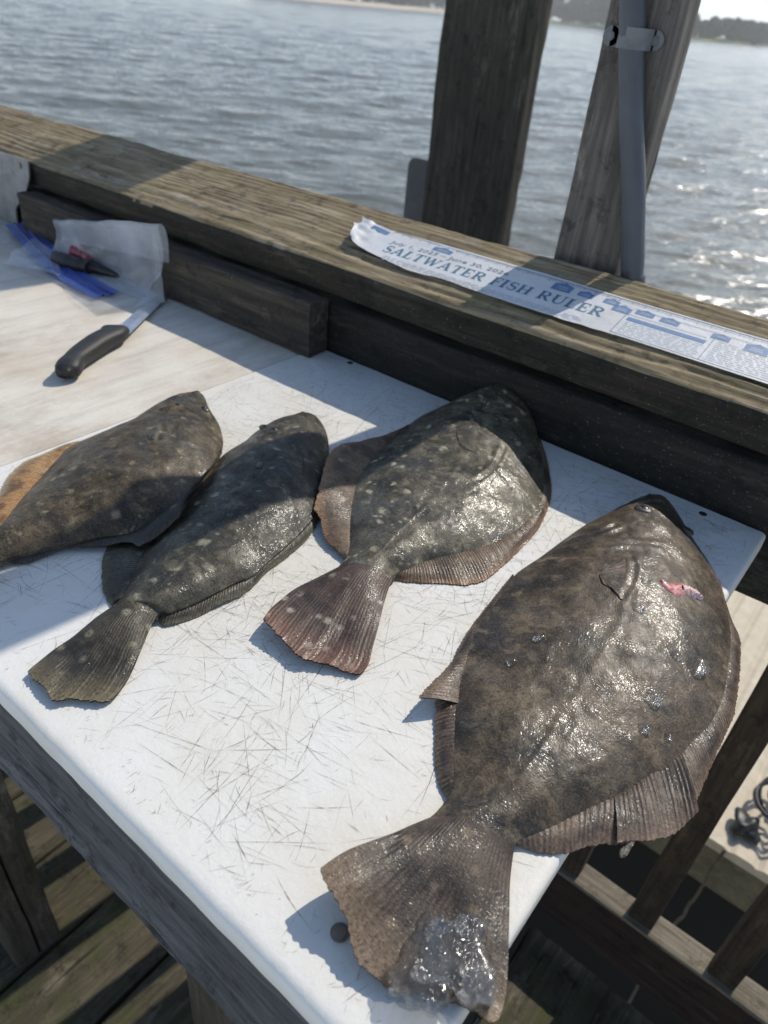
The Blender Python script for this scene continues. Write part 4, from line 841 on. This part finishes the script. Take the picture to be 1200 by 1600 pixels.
    # edge fins
    for fi, fn in enumerate(fd['fins']):
        a_ = np.array(fn['a']); b__ = np.array(fn['b']); Ls = np.linalg.norm(np.diff(b__, axis=0), axis=1).sum()
        nr = FRAY[idx] * 1.2; NA2 = max(24, int(Ls * nr * 4)); NB2 = 12
        A = resample(a_, NA2); Bc = resample(b__, NA2); Wf = np.zeros((NB2, NA2, 3)); UV = np.zeros((NB2, NA2, 2))
        for a in range(NA2):
            s = a / (NA2 - 1); ray = math.sin(s * Ls * nr * 2 * math.pi)
            d = Bc[a] - A[a]; dl = np.linalg.norm(d) + 1e-9
            for b in range(NB2):
                t = b / (NB2 - 1); p = A[a] + d * t + d / dl * (.0004 * ray + .0013 * nz(s * Ls * 160, fi)) * max(0, (t - .75) / .25) * min(1, dl / .008)
                inn = -d / dl * .004 * (1 - t) ** 3
                z = p[2] + .0022 * math.sin(math.pi * t) * min(1, dl / .02) + .00018 * ray * min(1, dl / .01) + .0030 * t * nz(s * Ls * 38, fi * 7, idx) * min(1, dl / .02)
                z -= (.0008 if b == 0 else 0)
                if p[0] < -.038: z = max(z, .0012)
                Wf[b, a] = (p[0] + inn[0], p[1] + inn[1], z); UV[b, a] = (s * Ls, t)
        Wt = Wf.reshape(-1, 3); F2 = grid_faces(NB2, NA2); n = len(Wt); low = Wt.copy(); low[:, 2] -= .0009
        c1, c2, c3 = (Vector(Wt[k]) for k in F2[len(F2) // 2][:3])
        if (c2 - c1).cross(c3 - c1).z < 0: F2 = [f[::-1] for f in F2]
        mt = FIN_BACKLIT if (idx == 0 and fi == 0) else FINM[idx]
        fo = put('side_fin', np.vstack([Wt, low]), F2 + [[k + n for k in f[::-1]] for f in F2], mt, root, uv=np.vstack([UV.reshape(-1, 2)] * 2))
        if idx == 0 and fi == 0: fo['label'] = 'orange fin coloured as if the sun shone through it'
    def snap(x, y, h=0.0):
        r = bvh.ray_cast(Vector((x, y, .3)), Vector((0, 0, -1)), 1)
        return (r[0] + Vector((0, 0, h))) if r[0] else Vector((x, y, .02 + h))
    # eyes
    for e in fd['eyes']:
        c = snap(e[0], e[1]); r = .0042 if idx < 3 else .0052; V3 = []; 
        n1 = 14; n2 = 7
        def cap(rad, hh, zz):
            P = [tuple(c + Vector((0, 0, zz + hh)))]
            for k in range(1, n2 + 1):
                an = k / n2 * math.pi / 2
                for q in range(n1): P.append((c.x + rad * math.sin(an) * math.cos(q * 2 * math.pi / n1), c.y + rad * .8 * math.sin(an) * math.sin(q * 2 * math.pi / n1), c.z + zz + hh * math.cos(an)))
            Fc = [[0, 1 + q, 1 + (q + 1) % n1] for q in range(n1)]
            for k in range(n2 - 1):
                for q in range(n1): Fc.append([1 + k * n1 + q, 1 + (k + 1) * n1 + q, 1 + (k + 1) * n1 + (q + 1) % n1, 1 + k * n1 + (q + 1) % n1])
            return P, Fc
        eo = put('eye', *cap(r * 1.7, r * .55, -.0008), M['eyering'], root)
        put('pupil', *cap(r * .85, r * .28, r * .22), M['eye'], eo)
    # pectoral fin: fan with rays lying on the flank
    pc = np.array(fd['pect']); c0_ = pc[0]; out = resample(np.vstack([pc[1:]]), 44, True); Vp = []; UVp = []
    for a in range(44):
        for b in range(8):
            t = b / 7; p = c0_ * (1 - t) + out[a] * t; s = snap(p[0], p[1]); 
            Vp.append((p[0], p[1], s.z + .0003 + .0009 * math.sin(t * 2.6) + .0002 * math.sin(a * 2.1) * t)); UVp.append((a / 44 * .05, t * .8))
    Fp = grid_faces(44, 8); c1, c2, c3 = (Vector(Vp[k]) for k in Fp[100][:3])
    if (c2 - c1).cross(c3 - c1).z < 0: Fp = [f[::-1] for f in Fp]
    put('pectoral_fin', Vp, Fp, FINM[(1, 1, 1, 3)[idx]], root, uv=UVp)
    # mouth line
    Ln = L[4:16]; mp = [snap(*(L[k] * .62 + Rr[k] * .38)[:2], .0002) for k in range(3, 18)]
    put('mouth', *tube([tuple(p) for p in mp], [.0002 + .0005 * math.sin(math.pi * k / 14) for k in range(15)], 6), M['hole'], root)
    if 'wound' in fd:
        wp = [snap(p[0], p[1], .0) for p in fd['wound']]
        def blob(P, rads, hgt, name, mat):
            Vb = []; Q = resample([tuple(p) for p in P], 26); rad = np.interp(np.linspace(0, 1, 26), np.linspace(0, 1, len(rads)), rads)
            for k in range(26):
                t = Vector(Q[min(k + 1, 25)] - Q[max(k - 1, 0)]).normalized(); nn = Vector((-t.y, t.x, 0))
                for j in range(11):
                    w = j / 10 * 2 - 1; wob = 1 + .45 * nz(k * .4, j * .5, hgt * 999)
                    x = Q[k][0] + nn.x * rad[k] * w * wob; y = Q[k][1] + nn.y * rad[k] * w * wob; s_ = snap(x, y)
                    Vb.append((x, y, s_.z - .0003 + hgt * (1 - w * w) * (1 + .5 * nz(k * .7, j * .9))))
            Fb = grid_faces(26, 11); c1, c2, c3 = (Vector(Vb[k]) for k in Fb[120][:3])
            if (c2 - c1).cross(c3 - c1).z < 0: Fb = [f[::-1] for f in Fb]
            put(name, Vb, Fb, mat, root)
        blob(wp[:4], [.0018, .0062, .0070, .004], .0018, 'wound', M['wound'])
        blob(wp[2:], [.0045, .0062, .0052, .001], .0036, 'skin_flap', M['flap'])
    BODY.append((bvh, snap))
    return root
FRAY = [300, 300, 270, 205]
fishes = [build_fish(i, f) for i, f in enumerate(D['fish'])]
big_snap = BODY[3][1]

# ------------------------------------------------------------------ ice
def ice_geo(c, r, flat, seed, sub=3, lump=.5):
    bm = bmesh.new(); bmesh.ops.create_icosphere(bm, subdivisions=sub, radius=1.0)
    for v in bm.verts:
        d = v.co.normalized(); k = 1 + lump * nz(d.x * 1.3 + seed, d.y * 1.3, d.z * 1.3) + .16 * nz(d.x * 3.0, d.y * 3.0 + seed, d.z * 3.0)
        v.co = Vector((d.x * r * k, d.y * r * k, max(d.z, -.35) * r * flat * k))
    V = [tuple(v.co + c) for v in bm.verts]; F = [[v.index for v in f.verts] for f in bm.faces]; bm.free(); return V, F
PL = ['ice chip nearer the middle of the big flounder, beside the larger lump', 'largest lump of ice near the right edge of the big flounder', 'pointed ice chip below the two near the right edge', 'small ice chip low on the right half of the big flounder',
      'tiny ice chip beside the small chip low on the right', 'ice chip on the left half of the big flounder, upper one', 'ice chip on the left half of the big flounder, lower one', 'flat ice chip just below the pectoral fin']
for i, (p, r) in enumerate(D['ice']):
    c = big_snap(p[0], p[1], r * .12); o = put('ice_chip', *ice_geo(c, r * .8, .55, i * 3.7), M['ice'])
    tag(o, PL[i], 'ice', 'ice chips on the big flounder')
TL = ['cloudy rounded lump of ice at the edge of the big tail', 'broad clear slab of melting ice in the middle of the big tail', 'thin ice fragment at the upper left of the ice on the tail', 'clear ice fragment nearest the right side of the tail', 'small ice bead topmost on the big tail']
def slab_geo(c, R, hgt, seed, sx=1.0):
    """thin melting plate of ice with an irregular outline and a rounded, wavy top"""
    NT_, NR = 72, 12; V = []
    for k in range(NR + 1):
        f = math.sin(k / NR * math.pi / 2)
        for q in range(NT_):
            a = 2 * math.pi * q / NT_; rad = R * (1 + .6 * nz(math.cos(a) * .9 + seed, math.sin(a) * .9) + .38 * nz(math.cos(a) * 2.6, math.sin(a) * 2.6 + seed))
            x = c.x + math.cos(a) * rad * f * sx; y = c.y + math.sin(a) * rad * f
            z = c.z + hgt * (max(0, 1 - f ** 9)) ** .5 * (1 + .45 * nz(x * 45, y * 45, seed))
            V.append((x, y, z))
    F = [[k * NT_ + q, (k + 1) * NT_ + q, (k + 1) * NT_ + (q + 1) % NT_, k * NT_ + (q + 1) % NT_] for k in range(NR) for q in range(NT_)]
    F.append(list(range(NR * NT_, (NR + 1) * NT_))[::-1])
    return V, F
for i, (p, (r, hg)) in enumerate(zip(D['tailice'], ((.0155, .0085), (.0195, .0060), (.0095, .0035), (.0095, .0048), (.005, .0035)))):
    o = put('ice_chunk', *slab_geo(Vector((p[0], p[1], .0075 + (.001 if i in (1, 2) else 0))), r, hg, 3.1 + i * 5.7, 1.0), M['ice']); tag(o, TL[i], 'ice', 'ice chunks on the big tail')
dp = Vector(D['drip']); o = put('water_drip', *tube(resample([dp + Vector((.001, .004, .012)), dp + Vector((.0005, 0, .002)), dp, dp + Vector((-.001, -.002, -.006)), dp + Vector((-.0012, -.0025, -.0105))], 14), [.0012, .0011, .001, .001, .0011, .0012, .0014, .0017, .002, .0024, .0027, .0026, .0018, .0006], 10), M['ice'])
tag(o, 'clear drip hanging from the fin of the big flounder', 'drip')

# ------------------------------------------------------------------ knife
kn = thing('fillet_knife', (-.80, .46, 0), 'fillet knife with black handle, blade under the plastic bag', 'knife')
hp_ = resample([(-.7635, .3975, .0125)] + [tuple(p) for p in D['knife']['h']] + [(-.835, .525, .0118)], 44); Vh = []
for k in range(44):
    t = k / 43; tv = Vector(hp_[min(k + 1, 43)] - hp_[max(k - 1, 0)]).normalized(); sv = Vector((tv.y, -tv.x, 0)).normalized()
    w = np.interp(t, [0, .02, .06, .13, .22, .45, .7, .86, .93, 1], [.004, .0115, .0148, .0150, .0128, .0150, .0160, .0165, .0145, .0105])
    off = np.interp(t, [0, .1, .25, .5, .8, .9, .96, 1], [-.002, -.0025, .0005, .0, .0, -.0035, -.005, .0])
    wl = w + np.interp(t, [0, .82, .90, .95, 1], [0, 0, .0075, .006, 0])
    hh = np.interp(t, [0, .02, .1, .3, .6, .9, 1], [.004, .0085, .0115, .0105, .0115, .0105, .0065])
    for q in range(18):
        an = 2 * math.pi * q / 18; ca, sa = math.cos(an), math.sin(an); e = .75
        x = math.copysign(abs(ca) ** e, ca); z = math.copysign(abs(sa) ** e, sa)
        p = Vector(hp_[k]) + sv * ((wl if x < 0 else w) * x) + Vector((0, 0, hh * z)); Vh.append((p.x, p.y, max(p.z, .0004)))
put('handle', Vh, grid_faces(44, 18, True) + [list(range(18))[::-1], list(range(43 * 18, 44 * 18))], M['black'], kn)
b0 = Vector((-.8335, .522, .0085)); b1 = Vector(D['knife']['blade'][1]); dv = (b1 - b0).normalized(); sv = Vector((dv.y, -dv.x, 0)).normalized(); Vb = []
for k in range(30):
    t = k / 29; c = b0 + (b1 - b0) * t; w1 = .0115 * (1 - t ** 4 * .9); w0 = .0112 * (1 - .35 * t)
    for p in (c - sv * w1 + Vector((0, 0, .0009)), c + sv * w0 * .2 + Vector((0, 0, .0012)), c + sv * w0, c + sv * w0 * .2 - Vector((0, 0, .0006)), c - sv * w1 - Vector((0, 0, .0009))): Vb.append(tuple(p))
put('blade', Vb, grid_faces(30, 5, True) + [[0, 1, 2, 3, 4], [145, 146, 147, 148, 149][::-1]], M['steel'], kn, smooth=False)

# ------------------------------------------------------------------ pliers, bag
pp = thing('pliers', (-1.1, .64, 0), 'pliers with one black and one red grip inside the plastic bag', 'pliers')
put('grip', *tube(resample(D['plier']['black'], 22), [.005] + [.0105] * 3 + [.0118] * 8 + [.0105] * 6 + [.0088] * 4, 14), M['black'], pp)['label'] = 'black grip'
put('grip', *tube(resample(D['plier']['red'], 20), [.005] + [.0105] * 3 + [.012] * 7 + [.0105] * 6 + [.008] * 3, 14), M['redgrip'], pp)['label'] = 'red grip'
put('jaws', *tube(resample([(-1.094, .643, .0125)] + D['plier']['jaw'], 24), [.008, .0115, .0125, .012, .0105, .0098, .009, .0085, .008, .0078, .0074, .007, .0066, .0062, .0058, .0054, .005, .0046, .0042, .0037, .0032, .0027, .0022, .0014], 10), M['jaw'], pp)
bg = thing('plastic_bag', (-1.08, .63, 0), 'crumpled clear plastic bag with a blue zip strip against the timber strip', 'bag')
def patch(Bt, Tp, nu, nv, bulge, wr, seed, lean=None):
    A = resample(Bt, nu); B_ = resample(Tp, nu); V = []
    for i in range(nu):
        for j in range(nv):
            t = j / (nv - 1); p = A[i] * (1 - t) + B_[i] * t; k = math.sin(math.pi * t)
            V.append((p[0] + wr * nz(i * .12 + seed, j * .2) * k, p[1] + bulge * k + wr * nz(i * .15, j * .25 + seed) * k, max(p[2] + wr * nz(i * .13, j * .21, seed) * k, .0026)))
    return V, grid_faces(nu, nv)
BD = D['bag']
# standing flap folded over at its top, with a rolled right end
ft = resample(BD['flap_top'], 60); fb = resample(BD['flap_bot'], 60); Vf = []
for i in range(60):
    s = i / 59; xb_ = fb[i][0] * .5 + ft[i][0] * .5
    prof = resample([(xb_ - .03 * (1 - s), .598 + .03 * s, .0030), (xb_, .632 + .012 * s, .0034), (xb_, .650, .010), (ft[i][0], .657, ft[i][2] * .55), (ft[i][0], .654, ft[i][2]), (ft[i][0], .660, ft[i][2] + .004), (ft[i][0] + .004, .6635, ft[i][2] - .012), (ft[i][0] + .004, .6625, ft[i][2] - .03 - .02 * s)], 34)
    for j in range(34):
        p = prof[j]; wv_ = .004 * math.sin(math.pi * j / 33)
        Vf.append((p[0] + wv_ * nz(i * .11, j * .2, 3), min(p[1] + wv_ * nz(i * .16, j * .2, 8), .6637), max(p[2] + wv_ * nz(i * .13, j * .24, 1), .0028)))
put('back_flap', Vf, grid_faces(60, 34), M['film2'], bg)
# rolled end going down to the right
tip = np.array(BD['tipr']); e0 = ft[-1]; e1 = fb[-1]
put('side_flap', *patch([tuple(e1), tuple((e1 + np.array((-.93, .62, .004))) / 2), (-.915, .600, .003)], [tuple(e0), tuple(e0 * .6 + np.array((-.90, .655, .03)) * .4), (-.897, .640, .006)], 26, 14, .006, .004, 12.0), M['film2'], bg)
f = BD['front']; put('front_flap', *patch([f[0], f[5], f[4]], [f[2], f[3], f[4]], 40, 16, -.004, .006, 5.0), M['film2'], bg)
g = BD['flat']; put('flat_sheet', *patch([g[0], g[1], g[2]], [g[5], g[4], g[3]], 40, 20, 0, .004, 9.0), M['film'], bg)
put('under_sheet', *patch([(-1.20, .56, .0022), (-1.05, .575, .0022), (-.98, .60, .0022)], [(-1.24, .64, .0022), (-1.1, .655, .0022), (-.99, .655, .0022)], 30, 12, 0, .002, 2.0), M['film'], bg)
zc = resample(D['zip'], 60); Vz = []
for i in range(60):
    t = Vector(zc[min(i + 1, 59)] - zc[max(i - 1, 0)]).normalized(); n = Vector((-t.y, t.x, 0)).normalized()
    for j in range(9):
        w = (j / 8 - .5) * .046; Vz.append((zc[i][0] + n.x * w, zc[i][1] + n.y * w, max(zc[i][2] + .0012, .0036) + .0008 * nz(i * .3, j)))
zp = put('zip_strip', Vz, grid_faces(60, 9), M['zip'], bg)
for off in (-.007, .007):
    P = []
    for i in range(60):
        t = Vector(zc[min(i + 1, 59)] - zc[max(i - 1, 0)]).normalized(); n = Vector((-t.y, t.x, 0)).normalized(); P.append((zc[i][0] + n.x * off, zc[i][1] + n.y * off, max(zc[i][2] + .0018, .0042)))
    put('zip_ridge', *tube(P, .0021, 6), M['zip2'], zp)

# ------------------------------------------------------------------ floating dock below, cable, cord
FZ = -1.2
fdk = thing('floating_dock', (.3, 2.2, FZ - .3), 'tan ribbed floating dock below the railing at right', 'floating dock')
Vr = []; xs = []; x = -.5
while x < 1.5: xs += [(x, 0), (x + .012, .006), (x + .050, .006), (x + .062, 0)]; x += .066
for y in (1.345, 3.3):
    for xx, zz in xs: Vr.append((xx, y, FZ + zz - .006))
n = len(xs); Fr = [[i, i + 1, n + i + 1, n + i] for i in range(n - 1)]
Vr += [(xs[0][0], 1.345, FZ - .03), (xs[-1][0], 1.345, FZ - .03), (xs[-1][0], 3.3, FZ - .03), (xs[0][0], 3.3, FZ - .03)]; k = 2 * n
Fr += [[k, k + 3, k + 2, k + 1], list(range(n - 1, -1, -1)) + [k, k + 1], list(range(n, 2 * n)) + [k + 2, k + 3], [0, n, k + 3, k], [n - 1, k + 1, k + 2, 2 * n - 1]]
put('ribbed_decking', Vr, Fr, M['tan'], fdk, smooth=False)
put('side_board', *board_geo((-.5, 1.37, FZ - .103), (1.5, 1.37, FZ - .103), .144, .04, (0, -1, 0), nx=60, seed=12.1), M['tanside'], fdk)
put('float', *board_geo((-.48, 2.3, WZ + .55), (1.48, 2.3, WZ + .55), 1.7, 1.2, nx=10, seed=2, edge=.05), M['hole'], fdk)
cl = thing('cable_coil', (.20, 1.50, FZ), 'coiled black cable with a white plug on the tan dock', 'cable')
P = []
for k in range(190):
    a = k / 190 * 2 * math.pi * 5; r = .040 + .017 * math.sin(a * .37 + 1) + .012 * nz(k * .05, 2)
    P.append((.215 + r * 1.15 * math.cos(a) + .03 * nz(k * .03, 7), 1.52 + r * 1.3 * math.sin(a) + .03 * nz(k * .03, 9), FZ + .008 + .045 * abs(math.sin(a * .41)) + .004 * (k / 19)))
put('cable', *tube(P, .0042, 7), M['cable'], cl)
V1 = [(.165 + dx, 1.40 + dy, FZ + dz) for dx, dy, dz in ((0, 0, .002), (.05, .02, .002), (.036, .056, .002), (-.014, .036, .002), (0, 0, .04), (.05, .02, .04), (.036, .056, .036), (-.014, .036, .036))]
put('cable_knot', *ice_geo(Vector((.170, 1.425, FZ + .018)), .034, .6, 3.0, 3, .7), M['cable'], cl)
V1 = [(x + .045, y + .13, z + .012) for x, y, z in V1]
put('plug', V1, [[0, 3, 2, 1], [4, 5, 6, 7], [0, 1, 5, 4], [1, 2, 6, 5], [2, 3, 7, 6], [3, 0, 4, 7]], M['whitebox'], cl, smooth=False)
cd_ = resample([(.150, 1.335, FZ + .004), (.146, 1.322, FZ - .02), (.147, 1.3, FZ - .2), (.135, 1.28, FZ - .45), (.150, 1.27, FZ - .8), (.14, 1.27, WZ - .05)], 60)
cd_[:, 0] += [.006 * nz(i * .5, 4) for i in range(60)]
o = put('hanging_cord', *tube(cd_, .004, 7), M['cordm']); tag(o, 'thin brown cord hanging from the edge of the tan dock', 'cord')

# ------------------------------------------------------------------ sea haze
bm = bmesh.new(); bmesh.ops.create_cube(bm, size=1.0); me = bpy.data.meshes.new('haze'); bm.to_mesh(me); bm.free()
hz = bpy.data.objects.new('haze', me); COL.objects.link(hz); hz.scale = (4600, 960, 52); hz.location = (0, 470, 52 / 2 - 8)
hm = bpy.data.materials.new('sea_haze'); hm.use_nodes = True; hm.node_tree.nodes.clear()
ho = hm.node_tree.nodes.new('ShaderNodeOutputMaterial'); hv = hm.node_tree.nodes.new('ShaderNodeVolumePrincipled')
hv.inputs['Color'].default_value = (.97, .985, 1, 1); hv.inputs['Density'].default_value = .0006; hv.inputs['Anisotropy'].default_value = .3
hm.node_tree.links.new(hv.outputs[0], ho.inputs['Volume']); me.materials.append(hm); hz['kind'] = 'stuff'
